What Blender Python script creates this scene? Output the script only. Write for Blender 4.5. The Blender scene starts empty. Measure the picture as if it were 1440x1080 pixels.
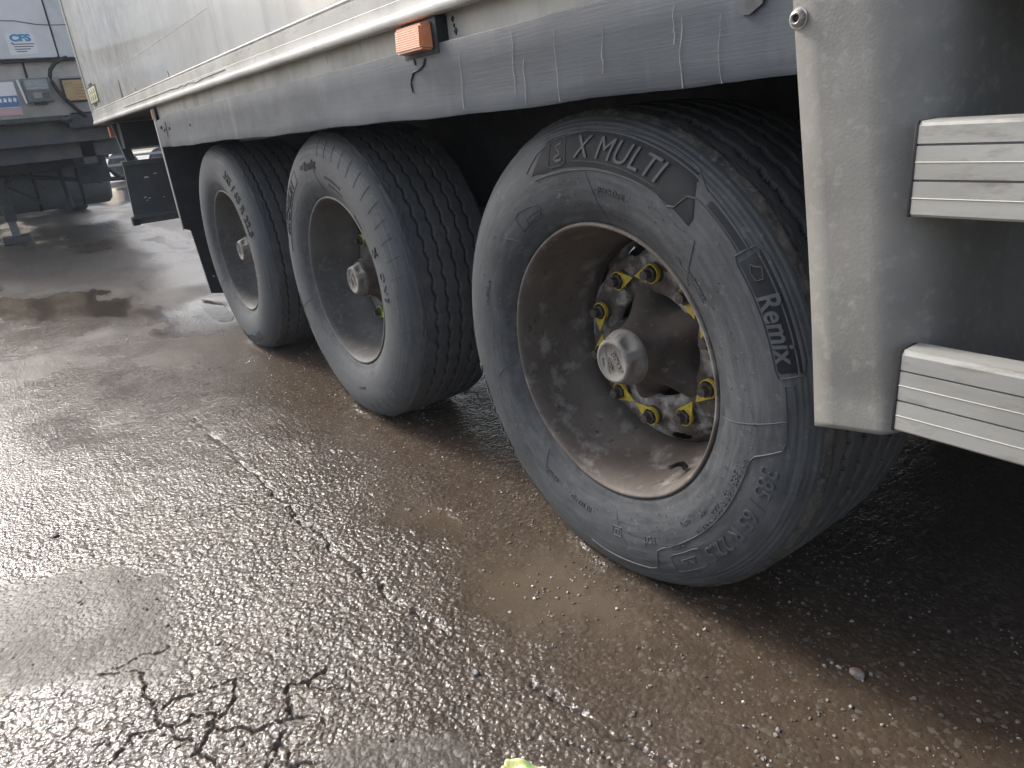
import bpy, bmesh, math, random
import numpy as np
from mathutils import Matrix, Vector

random.seed(7)
rng = np.random.default_rng(11)
sc = bpy.context.scene
COL = sc.collection
PI = math.pi

# ------------------------------------------------------------------ camera
cam_d = bpy.data.cameras.new('camera')
cam = bpy.data.objects.new('camera', cam_d)
COL.objects.link(cam)
cam_d.sensor_width = 36.0
cam_d.lens = 24.868
cam_d.clip_start = 0.02
cam_d.clip_end = 2000
CAM_R = ((0.5929, -0.2362, 0.7698), (0.7993, 0.2887, -0.5270), (-0.0978, 0.9278, 0.3600))
M = Matrix(CAM_R).to_4x4()
M = M.to_quaternion().normalized().to_matrix().to_4x4()
M.translation = (1.0420, -0.9185, 1.0073)
cam.matrix_world = M
sc.camera = cam

# ------------------------------------------------------------------ light: bright overcast, sun glow from the left
SUN = Vector((-0.86, -0.22, 0.78)).normalized()
world = bpy.data.worlds.new('World')
sc.world = world
world.use_nodes = True
wt = world.node_tree
wt.nodes.clear()
wo = wt.nodes.new('ShaderNodeOutputWorld')
wb = wt.nodes.new('ShaderNodeBackground')
sky = wt.nodes.new('ShaderNodeTexSky')
sky.sky_type = 'NISHITA'
sky.sun_disc = False
sky.sun_elevation = math.asin(SUN.z)
sky.sun_rotation = math.atan2(SUN.x, SUN.y)
sky.air_density = 1.0
sky.dust_density = 4.0
hs = wt.nodes.new('ShaderNodeHueSaturation')
hs.inputs['Saturation'].default_value = 0.65
wt.links.new(sky.outputs[0], hs.inputs['Color'])
wt.links.new(hs.outputs[0], wb.inputs[0])
wb.inputs[1].default_value = 0.15
wt.links.new(wb.outputs[0], wo.inputs[0])
sun_d = bpy.data.lights.new('sun', 'SUN')
sun_d.energy = 1.5
sun_d.angle = math.radians(14)
sun_d.color = (1.0, 0.98, 0.95)
sun = bpy.data.objects.new('sun', sun_d)
COL.objects.link(sun)
sun.rotation_euler = SUN.to_track_quat('Z', 'Y').to_euler()
sun.location = (-8, -4, 12)
sc.view_settings.view_transform = 'Standard'
sc.view_settings.look = 'None'
sc.view_settings.gamma = 1.0
sc.view_settings.use_curve_mapping = False
sc.view_settings.exposure = 0.95

# ------------------------------------------------------------------ helpers
def tag(o, label=None, cat=None, group=None, kind=None):
    if label: o['label'] = label
    if cat: o['category'] = cat
    if group: o['group'] = group
    if kind: o['kind'] = kind
    return o

ORG = {}
def empty(name, loc, parent=None):
    o = bpy.data.objects.new(name, None)
    o.empty_display_size = 0.2
    COL.objects.link(o)
    o.location = loc
    ORG[o.name] = Vector(loc)
    if parent is not None:
        o.parent = parent
        o.location = Vector(loc) - ORG[parent.name]
    return o

def mesh_obj(name, verts, faces, mat, parent=None, smooth=False, local=False, origin=None):
    """verts in world space unless local; a child is stored relative to its parent's origin"""
    V = np.array(verts, dtype=np.float64).reshape(-1, 3)
    off = Vector((0, 0, 0))
    if origin is not None:
        off = Vector(origin)
    elif parent is not None:
        off = ORG[parent.name]
    if not local:
        V = V - np.array(off)
    me = bpy.data.meshes.new(name)
    me.from_pydata([tuple(v) for v in V], [], [tuple(f) for f in faces])
    me.materials.append(mat)
    if smooth:
        me.polygons.foreach_set('use_smooth', [True] * len(me.polygons))
        if smooth != 'all':
            me.set_sharp_from_angle(angle=math.radians(38))
    me.update()
    o = bpy.data.objects.new(name, me)
    COL.objects.link(o)
    ORG[o.name] = off.copy()
    if parent is not None:
        o.parent = parent
        o.location = off - ORG[parent.name]
    elif origin is not None:
        o.location = off
    return o

class MB:
    def __init__(s): s.v = []; s.f = []
    def add(s, v, f):
        n = len(s.v); s.v += [tuple(p) for p in v]; s.f += [tuple(i + n for i in q) for q in f]; return s
    def box(s, x0, x1, y0, y1, z0, z1, bev=0.0):
        if bev <= 0:
            v = [(x, y, z) for x in (x0, x1) for y in (y0, y1) for z in (z0, z1)]
            return s.add(v, [(0, 1, 3, 2), (4, 6, 7, 5), (0, 4, 5, 1), (2, 3, 7, 6), (0, 2, 6, 4), (1, 5, 7, 3)])
        bm = bmesh.new()
        bmesh.ops.create_cube(bm, size=1.0)
        for v in bm.verts:
            v.co = ((x0 + x1) / 2 + v.co.x * (x1 - x0), (y0 + y1) / 2 + v.co.y * (y1 - y0), (z0 + z1) / 2 + v.co.z * (z1 - z0))
        bmesh.ops.bevel(bm, geom=list(bm.edges), offset=bev, segments=2, affect='EDGES', profile=0.6)
        s.bm(bm); return s
    def bm(s, bm):
        bm.verts.index_update()
        s.add([tuple(v.co) for v in bm.verts], [[v.index for v in f.verts] for f in bm.faces]); bm.free()
    def tube(s, path, r, n=10, cap=True):
        P = [Vector(p) for p in path]; rr = r if isinstance(r, (list, tuple)) else [r] * len(P)
        V = []; F = []
        for i, p in enumerate(P):
            t = (P[min(i + 1, len(P) - 1)] - P[max(i - 1, 0)]).normalized()
            a = t.cross(Vector((0, 0, 1)))
            if a.length < 0.05: a = t.cross(Vector((1, 0, 0)))
            a.normalize(); b = t.cross(a)
            for k in range(n):
                w = 2 * PI * k / n
                V.append(p + rr[i] * (math.cos(w) * a + math.sin(w) * b))
        for i in range(len(P) - 1):
            for k in range(n):
                F.append((i * n + k, i * n + (k + 1) % n, (i + 1) * n + (k + 1) % n, (i + 1) * n + k))
        if cap:
            F.append(tuple(range(n))[::-1]); F.append(tuple((len(P) - 1) * n + k for k in range(n)))
        return s.add(V, F)
    def prism(s, poly, axis, a0, a1):
        """poly of 2D points extruded along axis ('x': poly=(y,z), 'y': poly=(x,z), 'z': poly=(x,y))"""
        n = len(poly); V = []
        for a in (a0, a1):
            for p in poly:
                V.append({'x': (a, p[0], p[1]), 'y': (p[0], a, p[1]), 'z': (p[0], p[1], a)}[axis])
        F = [(k, (k + 1) % n, n + (k + 1) % n, n + k) for k in range(n)]
        F.append(tuple(range(n))[::-1]); F.append(tuple(range(n, 2 * n)))
        return s.add(V, F)
    def lathe(s, prof, n=96, rmod=None, skip=None, cy=0.0):
        """revolve (r, y) about the local y axis"""
        V = []; F = []; m = len(prof)
        for k in range(n):
            t = 2 * PI * k / n; c, d = math.cos(t), math.sin(t)
            for (r, y) in prof:
                q = rmod(r, y, t) if rmod else r
                V.append((q * c, y + cy, q * d))
        for k in range(n):
            k2 = (k + 1) % n
            for j in range(m - 1):
                if skip and skip(2 * PI * (k + .5) / n, (prof[j][0] + prof[j + 1][0]) / 2, j): continue
                F.append((k * m + j, k2 * m + j, k2 * m + j + 1, k * m + j + 1))
        return s.add(V, F)
    def islands(s, name, mat, parent, smooth=False):
        par = list(range(len(s.v)))
        def find(i):
            while par[i] != i: par[i] = par[par[i]]; i = par[i]
            return i
        for f in s.f:
            a = find(f[0])
            for i in f[1:]: par[find(i)] = a
        groups = {}
        for f in s.f: groups.setdefault(find(f[0]), []).append(f)
        for g in groups.values():
            ids = sorted({i for f in g for i in f}); mp = {i: k for k, i in enumerate(ids)}
            mesh_obj(name, [s.v[i] for i in ids], [tuple(mp[i] for i in f) for f in g], mat, parent, smooth, local=True)
    def obj(s, name, mat, parent=None, smooth=False, local=False, origin=None):
        return mesh_obj(name, s.v, s.f, mat, parent, smooth, local, origin)

# numpy value noise -------------------------------------------------------
def _hash(ix, iy, seed):
    h = (ix.astype(np.int64) * 374761393 + iy.astype(np.int64) * 668265263 + seed * 1442695041) & 0xFFFFFFFF
    h = ((h ^ (h >> 13)) * 1274126177) & 0xFFFFFFFF
    h = ((h ^ (h >> 16)) * 2246822519) & 0xFFFFFFFF
    return ((h ^ (h >> 15)) & 0xFFFFFF) / float(0xFFFFFF)
def vnoise(x, y, seed=0):
    ix = np.floor(x); iy = np.floor(y); fx = x - ix; fy = y - iy
    fx = fx * fx * fx * (fx * (fx * 6 - 15) + 10); fy = fy * fy * fy * (fy * (fy * 6 - 15) + 10)
    a = _hash(ix, iy, seed); b = _hash(ix + 1, iy, seed); c = _hash(ix, iy + 1, seed); d = _hash(ix + 1, iy + 1, seed)
    return (a * (1 - fx) + b * fx) * (1 - fy) + (c * (1 - fx) + d * fx) * fy
def fbm(x, y, o=4, seed=0, gain=.5):
    s = 0; a = 1; t = 0
    for k in range(o):
        s = s + a * vnoise(x * 2 ** k + 17.3 * k, y * 2 ** k - 9.1 * k, seed + k); t += a; a *= gain
    return s / t * 2 - 1
def worley(x, y, seed=0):
    ix = np.floor(x); iy = np.floor(y); best = np.full(x.shape, 9.0)
    for dx in (-1, 0, 1):
        for dy in (-1, 0, 1):
            cx = ix + dx; cy = iy + dy
            px = cx + _hash(cx, cy, seed); py = cy + _hash(cx, cy, seed + 7)
            best = np.minimum(best, (px - x) ** 2 + (py - y) ** 2)
    return np.sqrt(best)
def sstep(a, b, x):
    t = np.clip((x - a) / (b - a), 0, 1); return t * t * (3 - 2 * t)
def seg_dist(x, y, pts):
    best = np.full(x.shape, 1e9)
    for (ax, ay), (bx, by) in zip(pts[:-1], pts[1:]):
        ux, uy = bx - ax, by - ay; L = ux * ux + uy * uy
        t = np.clip(((x - ax) * ux + (y - ay) * uy) / L, 0, 1)
        best = np.minimum(best, (x - ax - t * ux) ** 2 + (y - ay - t * uy) ** 2)
    return np.sqrt(best)
def poly_sd(x, y, pts):
    d = seg_dist(x, y, list(pts) + [pts[0]]); ins = np.zeros(x.shape, bool); n = len(pts)
    for i in range(n):
        ax, ay = pts[i]; bx, by = pts[(i + 1) % n]
        c = (ay > y) != (by > y)
        ins ^= c & (x < (bx - ax) * (y - ay) / (by - ay + 1e-12) + ax)
    return np.where(ins, -d, d)

# ------------------------------------------------------------------ materials
def new_mat(name):
    m = bpy.data.materials.new(name); m.use_nodes = True
    return m, m.node_tree, m.node_tree.nodes['Principled BSDF']
def nd(t, typ, **kw):
    n = t.nodes.new(typ)
    for k, v in kw.items():
        if k in n.inputs: n.inputs[k].default_value = v
        else: setattr(n, k, v)
    return n
def ramp(t, src, lo, hi, a=0.0, b=1.0):
    m = t.nodes.new('ShaderNodeMapRange'); m.clamp = True
    m.inputs[1].default_value = lo; m.inputs[2].default_value = hi; m.inputs[3].default_value = a; m.inputs[4].default_value = b
    t.links.new(src, m.inputs[0]); return m.outputs[0]
def mixc(t, f, a, b):
    m = t.nodes.new('ShaderNodeMix'); m.data_type = 'RGBA'
    for sock, val in ((m.inputs[0], f), (m.inputs[6], a), (m.inputs[7], b)):
        if isinstance(val, (int, float)): sock.default_value = val if sock is m.inputs[0] or sock == m.inputs[0] else (val, val, val, 1)
        elif isinstance(val, tuple): sock.default_value = val if len(val) == 4 else (*val, 1)
        else: t.links.new(val, sock)
    return m.outputs[2]
def math_n(t, op, a, b=None):
    m = t.nodes.new('ShaderNodeMath'); m.operation = op
    for i, v in enumerate((a, b)):
        if v is None: continue
        if isinstance(v, (int, float)): m.inputs[i].default_value = v
        else: t.links.new(v, m.inputs[i])
    return m.outputs[0]
def noise(t, coord, scale, detail=5, rough=.55, stretch=None):
    if stretch:
        mp = t.nodes.new('ShaderNodeMapping'); mp.inputs['Scale'].default_value = stretch
        t.links.new(coord, mp.inputs[0]); coord = mp.outputs[0]
    n = nd(t, 'ShaderNodeTexNoise', Scale=scale, Detail=detail, Roughness=rough)
    t.links.new(coord, n.inputs['Vector']); return n.outputs[0]

def weathered(name, c1, layers=(), rough=.5, rough2=None, bump=0.0, bscale=150, metallic=0.0, spec=.5, coat=0.0, bstretch=None):
    """base colour plus (colour, scale, stretch, lo, hi) layers of dirt or wear with their own noise shapes"""
    m, t, p = new_mat(name)
    co = t.nodes.new('ShaderNodeTexCoord').outputs['Object']
    c = (*c1, 1); last = None
    for i, (c2, s, st, lo, hi) in enumerate(layers):
        last = ramp(t, noise(t, co, s, 8, .6, st), lo, hi)
        c = mixc(t, last, c, c2)
    if isinstance(c, tuple): p.inputs['Base Color'].default_value = c
    else: t.links.new(c, p.inputs['Base Color'])
    p.inputs['Roughness'].default_value = rough
    if rough2 is not None:
        t.links.new(ramp(t, noise(t, co, 9, 6, .6), .3, .7, rough, rough2), p.inputs['Roughness'])
    p.inputs['Metallic'].default_value = metallic
    p.inputs['Specular IOR Level'].default_value = spec
    p.inputs['Coat Weight'].default_value = coat
    if bump > 0:
        b = nd(t, 'ShaderNodeBump', Strength=1.0, Distance=bump)
        t.links.new(noise(t, co, bscale, 6, .65, bstretch), b.inputs['Height'])
        t.links.new(b.outputs[0], p.inputs['Normal'])
    return m

MT = {}
def tyre_mat(name, base, dust, pale, lo=.36, hi=.70):
    """rubber with dust that lies in rings and smears round the wheel's axle (local y)"""
    m, t, p = new_mat(name)
    co = t.nodes.new('ShaderNodeTexCoord').outputs['Object']
    sx = t.nodes.new('ShaderNodeSeparateXYZ'); t.links.new(co, sx.inputs[0])
    r = math_n(t, 'SQRT', math_n(t, 'ADD', math_n(t, 'MULTIPLY', sx.outputs[0], sx.outputs[0]), math_n(t, 'MULTIPLY', sx.outputs[2], sx.outputs[2])))
    an = t.nodes.new('ShaderNodeMath'); an.operation = 'ARCTAN2'; t.links.new(sx.outputs[2], an.inputs[0]); t.links.new(sx.outputs[0], an.inputs[1])
    cb = t.nodes.new('ShaderNodeCombineXYZ'); t.links.new(math_n(t, 'MULTIPLY', r, 1.0), cb.inputs[0]); t.links.new(math_n(t, 'MULTIPLY', an.outputs[0], .05), cb.inputs[1]); t.links.new(sx.outputs[1], cb.inputs[2])
    n1 = noise(t, co, 4.0, 5, .6); n2 = noise(t, cb.outputs[0], 90, 5, .65); n3 = noise(t, co, 26, 6, .65); n4 = noise(t, co, 75, 4, .6)
    f = math_n(t, 'ADD', math_n(t, 'MULTIPLY', n1, .4), math_n(t, 'MULTIPLY', n2, .6))
    c = mixc(t, ramp(t, f, lo, hi), base, dust)
    c = mixc(t, math_n(t, 'MULTIPLY', ramp(t, n3, .56, .80), .45), c, tuple(v * .6 for v in base))
    c = mixc(t, math_n(t, 'MULTIPLY', ramp(t, n4, .60, .78), .7), c, pale)
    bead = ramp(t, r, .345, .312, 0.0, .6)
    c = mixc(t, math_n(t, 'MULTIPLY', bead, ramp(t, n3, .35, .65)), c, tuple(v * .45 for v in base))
    t.links.new(c, p.inputs['Base Color'])
    t.links.new(ramp(t, n2, .3, .7, .5, .78), p.inputs['Roughness']); p.inputs['Specular IOR Level'].default_value = .35
    b = nd(t, 'ShaderNodeBump', Strength=1.0, Distance=.0007)
    t.links.new(math_n(t, 'ADD', noise(t, co, 420, 3, .6), math_n(t, 'MULTIPLY', n2, 1.2)), b.inputs['Height']); t.links.new(b.outputs[0], p.inputs['Normal'])
    return m
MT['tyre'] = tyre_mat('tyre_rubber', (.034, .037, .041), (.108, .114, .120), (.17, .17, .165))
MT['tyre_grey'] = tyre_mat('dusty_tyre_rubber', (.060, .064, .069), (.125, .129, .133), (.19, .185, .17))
MT['tyre_dark'] = weathered('dark_rubber', (.014, .016, .019), [((.026, .028, .031), 14, None, .45, .75)], .55, .7, .0007, 900, spec=.25)
MT['groove_rubber'] = weathered('groove_rubber', (.028, .029, .031), [((.05, .048, .046), 20, None, .45, .7)], .8, .9)
MT['tyre_letter'] = weathered('letter_rubber', (.080, .084, .088), [((.045, .047, .05), 40, None, .45, .75)], .6, spec=.35)
MT['relief'] = weathered('dusty_highlit_relief', (.092, .097, .102), [((.06, .063, .067), 30, None, .42, .7)], .6, spec=.35)  # dust tone made paler on raised marks, edge highlights put into the colour
MT['tyre_tread'] = weathered('tread_rubber', (.090, .091, .094), [((.135, .13, .124), 12, None, .42, .72), ((.15, .142, .132), 90, None, .60, .85)], .75, .9, .0010, 300, spec=.3)
MT['shoulder'] = weathered('scuffed_shoulder', (.105, .097, .088), [((.05, .048, .046), 30, None, .40, .62), ((.17, .158, .14), 75, None, .54, .72)], .8, .9, .0016, 260, spec=.25)
MT['rim'] = weathered('dirty_rim_steel', (.158, .134, .114), [((.080, .064, .053), 5, None, .38, .66), ((.25, .232, .212), 18, None, .54, .70), ((.23, .11, .055), 26, None, .66, .76), ((.045, .04, .037), 45, None, .62, .72)], .55, .8, .0012, 160, metallic=.15)
MT['rim_grey'] = weathered('dusty_grey_rim', (.150, .143, .135), [((.095, .088, .081), 4, None, .4, .65), ((.21, .203, .193), 45, None, .55, .8)], .6, .8, .0007, 220, metallic=.1)
MT['disc'] = weathered('chipped_white_disc', (.33, .32, .305), [((.085, .068, .055), 13, None, .40, .54), ((.04, .033, .028), 32, None, .50, .64)], .6, .8, .0014, 160)
MT['hub'] = weathered('rusty_brown_hub', (.082, .063, .050), [((.05, .042, .037), 16, None, .40, .62), ((.17, .135, .105), 50, None, .58, .74)], .75, .9, .0016, 180)
MT['cap'] = weathered('cast_hub_cap', (.23, .215, .195), [((.125, .112, .10), 30, None, .42, .68), ((.34, .325, .305), 120, None, .55, .75)], .6, .75, .0012, 420, metallic=.2)
MT['nut'] = weathered('wheel_nut_steel', (.10, .085, .08), [((.045, .038, .034), 60, None, .42, .65)], .5, .7, .0006, 400, metallic=.4)
MT['stud'] = weathered('stud_end_steel', (.22, .205, .195), [((.12, .10, .09), 80, None, .45, .7)], .5, .65, .0004, 400, metallic=.4)
MT['yellow'] = weathered('yellow_plastic', (.50, .38, .035), [((.18, .14, .045), 50, None, .5, .75)], .45, .6)
MT['lime'] = weathered('lime_plastic', (.33, .42, .07), [((.18, .22, .06), 60, None, .5, .75)], .45, .6)
MT['drum'] = weathered('brake_dark', (.022, .021, .021), [((.05, .04, .033), 20, None, .5, .75)], .8, .9)
MT['black'] = weathered('black_plastic', (.016, .017, .019), [((.04, .04, .042), 20, None, .5, .75)], .5, .7)
MT['chassis'] = weathered('chassis_paint', (.024, .026, .030), [((.05, .047, .044), 8, None, .45, .7)], .6, .8)
MT['chassis_hazed'] = weathered('dusty_hazed_chassis_paint', (.075, .080, .088), [((.12, .118, .115), 5, None, .42, .7)], .6, .8)  # dusty paint with its base colour raised to stand in for haze
MT['chassis_grey'] = weathered('grey_chassis_paint', (.05, .055, .062), [((.09, .088, .085), 6, None, .45, .7)], .55, .75)
MT['white'] = weathered('white_panel', (.78, .773, .735), [((.68, .668, .62), 3.0, (1, 1, .12), .44, .72), ((.58, .56, .515), 11, (1, 1, .04), .54, .76), ((.40, .38, .34), 26, (1, 1, .03), .66, .80)], .14, .26, .00015, 5, coat=.3)
MT['rail'] = weathered('grey_moulding', (.50, .485, .445), [((.36, .345, .31), 5, (1, 1, .3), .42, .68), ((.24, .222, .198), 22, (.5, 1, 2.0), .58, .74)], .35, .55, .0003, 60)
MT['cream'] = weathered('cream_frame', (.50, .485, .43), [((.34, .325, .285), 9, (1, 1, .25), .42, .66), ((.12, .11, .10), 38, (1, 1, .3), .64, .74)], .5, .7, .0004, 90)
MT['skirt'] = weathered('grey_plastic_skirt', (.052, .060, .071), [((.095, .107, .122), 3.5, (.5, 1, 1.2), .36, .68), ((.15, .162, .175), 14, (.6, 1, .12), .58, .84), ((.040, .044, .050), 7, (.25, 1, 1.6), .58, .80)], .42, .58, .0005, 70, bstretch=(.1, 1, 3), spec=.3)
MT['drip'] = weathered('dried_drip', (.22, .232, .242), [((.11, .12, .13), 45, None, .4, .62)], .5)
MT['fender'] = weathered('grey_fender', (.225, .218, .200), [((.145, .138, .125), 5, (1, 1, .35), .44, .72), ((.17, .166, .154), 7, None, .42, .68), ((.28, .27, .25), 60, None, .54, .74), ((.17, .165, .155), 95, None, .66, .78)], .42, .6, .0005, 240)
MT['edge'] = weathered('scuffed_edge', (.30, .29, .27), [((.2, .18, .16), 30, None, .5, .7)], .6)
MT['alu'] = weathered('brushed_aluminium', (.47, .462, .430), [((.35, .34, .31), 8, (.4, 1, 2), .40, .70), ((.22, .20, .17), 34, (.4, 1, 1.4), .56, .76)], .42, .58, .0003, 120, metallic=.25)
MT['groove'] = weathered('groove_dark', (.10, .10, .11), [], .6)
MT['steel'] = weathered('bolt_steel', (.45, .43, .40), [((.2, .17, .15), 120, None, .45, .7)], .35, .5, metallic=.7)
MT['dark_mark'] = weathered('dark_mark', (.035, .033, .032), [], .7)
MT['grey_mark'] = weathered('grey_scratch', (.40, .39, .36), [((.62, .61, .58), 20, None, .45, .6)], .6)
MT['flap'] = weathered('black_mudflap', (.014, .015, .017), [((.035, .034, .033), 12, None, .5, .75)], .7, .85, .001, 200)
MT['plate'] = weathered('dark_steel_plate', (.070, .074, .08), [((.12, .122, .124), 4, None, .42, .68), ((.025, .025, .026), 14, None, .62, .75)], .4, .6)
MT['fridge'] = weathered('fridge_white', (.72, .75, .78), [((.62, .64, .66), 2, None, .45, .7)], .3, .4)
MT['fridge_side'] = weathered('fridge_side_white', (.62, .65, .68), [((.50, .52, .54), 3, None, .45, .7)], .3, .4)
MT['bulk'] = weathered('grey_bulkhead', (.34, .335, .325), [((.26, .25, .24), 4, None, .4, .65)], .5, .65)
MT['bulk_up'] = weathered('pale_bulkhead', (.50, .49, .465), [((.38, .36, .34), 4, None, .4, .65)], .5, .65)
MT['panel_grey'] = weathered('controller_grey', (.13, .14, .15), [((.19, .2, .205), 12, None, .45, .7)], .45)
MT['screen'] = weathered('lcd', (.24, .26, .23), [], .3)
MT['window'] = weathered('controller_lid', (.26, .29, .31), [((.35, .37, .38), 14, (1, 1, 5), .45, .65)], .25)
MT['tan'] = weathered('tan_placard', (.46, .33, .17), [((.40, .28, .14), 6, None, .4, .7)], .5)
MT['paper'] = weathered('white_label', (.78, .79, .80), [], .5)
MT['blue'] = weathered('blue_print', (.06, .30, .56), [], .5)
MT['blue2'] = weathered('label_blue', (.09, .20, .38), [], .5)
MT['pink'] = weathered('pink_label', (.55, .36, .38), [], .5)
MT['ink'] = weathered('ink', (.10, .12, .17), [], .6)
MT['ochre'] = weathered('ochre_print', (.25, .17, .08), [], .6)
MT['badge'] = weathered('badge_yellow', (.60, .56, .34), [], .5)
MT['tank'] = weathered('dusty_tank', (.13, .137, .146), [((.19, .195, .20), 3, None, .42, .68), ((.04, .042, .045), 8, None, .60, .75)], .45, .6)
MT['orange_refl'] = weathered('orange_reflector', (.55, .16, .06), [], .4)
MT['stone'] = weathered('pale_stone', (.30, .235, .175), [((.20, .18, .16), 60, None, .42, .6), ((.45, .42, .38), 110, None, .56, .7)], .45, .6, .0015, 200)
MT['dark_stone'] = weathered('dark_stone', (.055, .055, .056), [((.10, .10, .10), 80, None, .45, .65)], .35, .5, .001, 200)
MT['gravel'] = weathered('gravel', (.30, .27, .24), [((.13, .112, .096), 30, None, .38, .52), ((.46, .42, .37), 45, None, .54, .68)], .2, .4)

def lens_mat():
    m, t, p = new_mat('amber_lens')
    co = t.nodes.new('ShaderNodeTexCoord').outputs['Object']
    n = ramp(t, noise(t, co, 60, 5, .6), .45, .7)
    t.links.new(mixc(t, n, (.66, .155, .015), (.60, .24, .09)), p.inputs['Base Color'])
    p.inputs['Roughness'].default_value = .28
    p.inputs['Coat Weight'].default_value = .5
    w = nd(t, 'ShaderNodeTexWave', Scale=70.0); w.bands_direction = 'Z'
    t.links.new(co, w.inputs['Vector'])
    b = nd(t, 'ShaderNodeBump', Strength=.6, Distance=.0008)
    t.links.new(w.outputs['Fac'], b.inputs['Height']); t.links.new(b.outputs[0], p.inputs['Normal'])
    return m
MT['amber'] = lens_mat()

def water_mat():
    m, t, p = new_mat('puddle_water')
    co = t.nodes.new('ShaderNodeTexCoord').outputs['Object']
    p.inputs['Base Color'].default_value = (.035, .029, .023, 1)
    p.inputs['Roughness'].default_value = .04
    p.inputs['IOR'].default_value = 1.33
    b = nd(t, 'ShaderNodeBump', Strength=.8, Distance=.006)
    t.links.new(noise(t, co, 22, 5, .65), b.inputs['Height']); t.links.new(b.outputs[0], p.inputs['Normal'])
    return m
MT['water'] = water_mat()

def ground_mat():
    m, t, p = new_mat('wet_asphalt')
    co = t.nodes.new('ShaderNodeTexCoord').outputs['Object']
    at = {}
    for k in ('mud', 'silt', 'patch', 'crack', 'wet'):
        a = t.nodes.new('ShaderNodeAttribute'); a.attribute_name = k; at[k] = a.outputs['Fac']
    # aggregate
    v = nd(t, 'ShaderNodeTexVoronoi', Scale=122.0); v.feature = 'F1'
    wn = nd(t, 'ShaderNodeTexNoise', Scale=60.0, Detail=3.0)
    t.links.new(co, wn.inputs['Vector'])
    mx = t.nodes.new('ShaderNodeVectorMath'); mx.operation = 'MULTIPLY_ADD'
    t.links.new(wn.outputs['Color'], mx.inputs[0]); mx.inputs[1].default_value = (.010, .010, .010); t.links.new(co, mx.inputs[2])
    t.links.new(mx.outputs[0], v.inputs['Vector'])
    sep = t.nodes.new('ShaderNodeSeparateColor'); t.links.new(v.outputs['Color'], sep.inputs[0])
    stone = ramp(t, sep.outputs[0], .72, .95)
    n1 = noise(t, co, 3.0, 4, .6); n2 = noise(t, co, 22, 5, .65); n3 = noise(t, co, 330, 2, .6)
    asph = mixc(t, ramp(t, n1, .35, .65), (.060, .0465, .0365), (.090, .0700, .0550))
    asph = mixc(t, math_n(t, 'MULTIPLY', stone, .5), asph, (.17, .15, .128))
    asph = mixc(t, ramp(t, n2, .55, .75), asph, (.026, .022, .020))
    mudc = mixc(t, ramp(t, n2, .35, .65), (.062, .044, .030), (.090, .065, .045))
    mudc = mixc(t, math_n(t, 'MULTIPLY', ramp(t, sep.outputs[1], .86, .97), .5), mudc, (.20, .17, .14))
    silt = mixc(t, ramp(t, n1, .35, .65), (.084, .062, .042), (.110, .083, .057))
    pat = mixc(t, ramp(t, n2, .32, .68), (.056, .047, .038), (.100, .086, .070))
    pat = mixc(t, ramp(t, n3, .50, .68), pat, (.040, .035, .030)); pat = mixc(t, math_n(t, 'MULTIPLY', ramp(t, sep.outputs[2], .80, .95), .6), pat, (.27, .25, .22))
    mud_f = math_n(t, 'MULTIPLY', at['mud'], .92)
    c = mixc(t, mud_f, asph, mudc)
    c = mixc(t, at['silt'], c, silt)
    c = mixc(t, at['patch'], c, pat)
    c = mixc(t, math_n(t, 'MULTIPLY', at['crack'], .65), c, (.024, .021, .019))
    c = mixc(t, math_n(t, 'MULTIPLY', at['wet'], .45), c, (.022, .019, .017))
    t.links.new(c, p.inputs['Base Color'])
    # gloss: a thin film of water, drier on the patches
    r = math_n(t, 'ADD', ramp(t, n2, .3, .7, .08, .17), ramp(t, n1, .48, .72, 0.0, .16))
    r = mixc(t, at['mud'], r, .24); r = mixc(t, at['silt'], r, .26); r = mixc(t, at['patch'], r, .62)
    r = mixc(t, at['wet'], r, .05)
    t.links.new(r, p.inputs['Roughness'])
    p.inputs['IOR'].default_value = 1.42
    # relief: lumps of aggregate
    h = ramp(t, v.outputs['Distance'], 0.0, .9, 1.0, 0.0)
    h = math_n(t, 'ADD', h, math_n(t, 'MULTIPLY', n3, .28))
    h = math_n(t, 'ADD', h, math_n(t, 'MULTIPLY', n2, 1.6))
    amp = math_n(t, 'SUBTRACT', 1.0, math_n(t, 'MULTIPLY', at['mud'], .42))
    amp = math_n(t, 'MULTIPLY', amp, math_n(t, 'SUBTRACT', 1.0, math_n(t, 'MULTIPLY', at['silt'], .85)))
    amp = math_n(t, 'MULTIPLY', amp, math_n(t, 'SUBTRACT', 1.0, math_n(t, 'MULTIPLY', at['patch'], .15)))
    amp = math_n(t, 'MULTIPLY', amp, math_n(t, 'SUBTRACT', 1.0, math_n(t, 'MULTIPLY', at['wet'], .45)))
    h = math_n(t, 'MULTIPLY', h, amp)
    b = nd(t, 'ShaderNodeBump', Strength=1.0, Distance=.0015)
    t.links.new(h, b.inputs['Height']); t.links.new(b.outputs[0], p.inputs['Normal'])
    return m
MT['ground'] = ground_mat()

# ------------------------------------------------------------------ ground
def axis(lo, a, b, hi, step, gl, gr):
    mid = list(np.arange(a, b + 1e-9, step)); L = []; s = step; x = a
    while x > lo: s *= gl; x -= s; L.append(x)
    Rr = []; s = step; x = mid[-1]
    while x < hi: s *= gr; x += s; Rr.append(x)
    return np.array(L[::-1] + mid + Rr)

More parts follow.
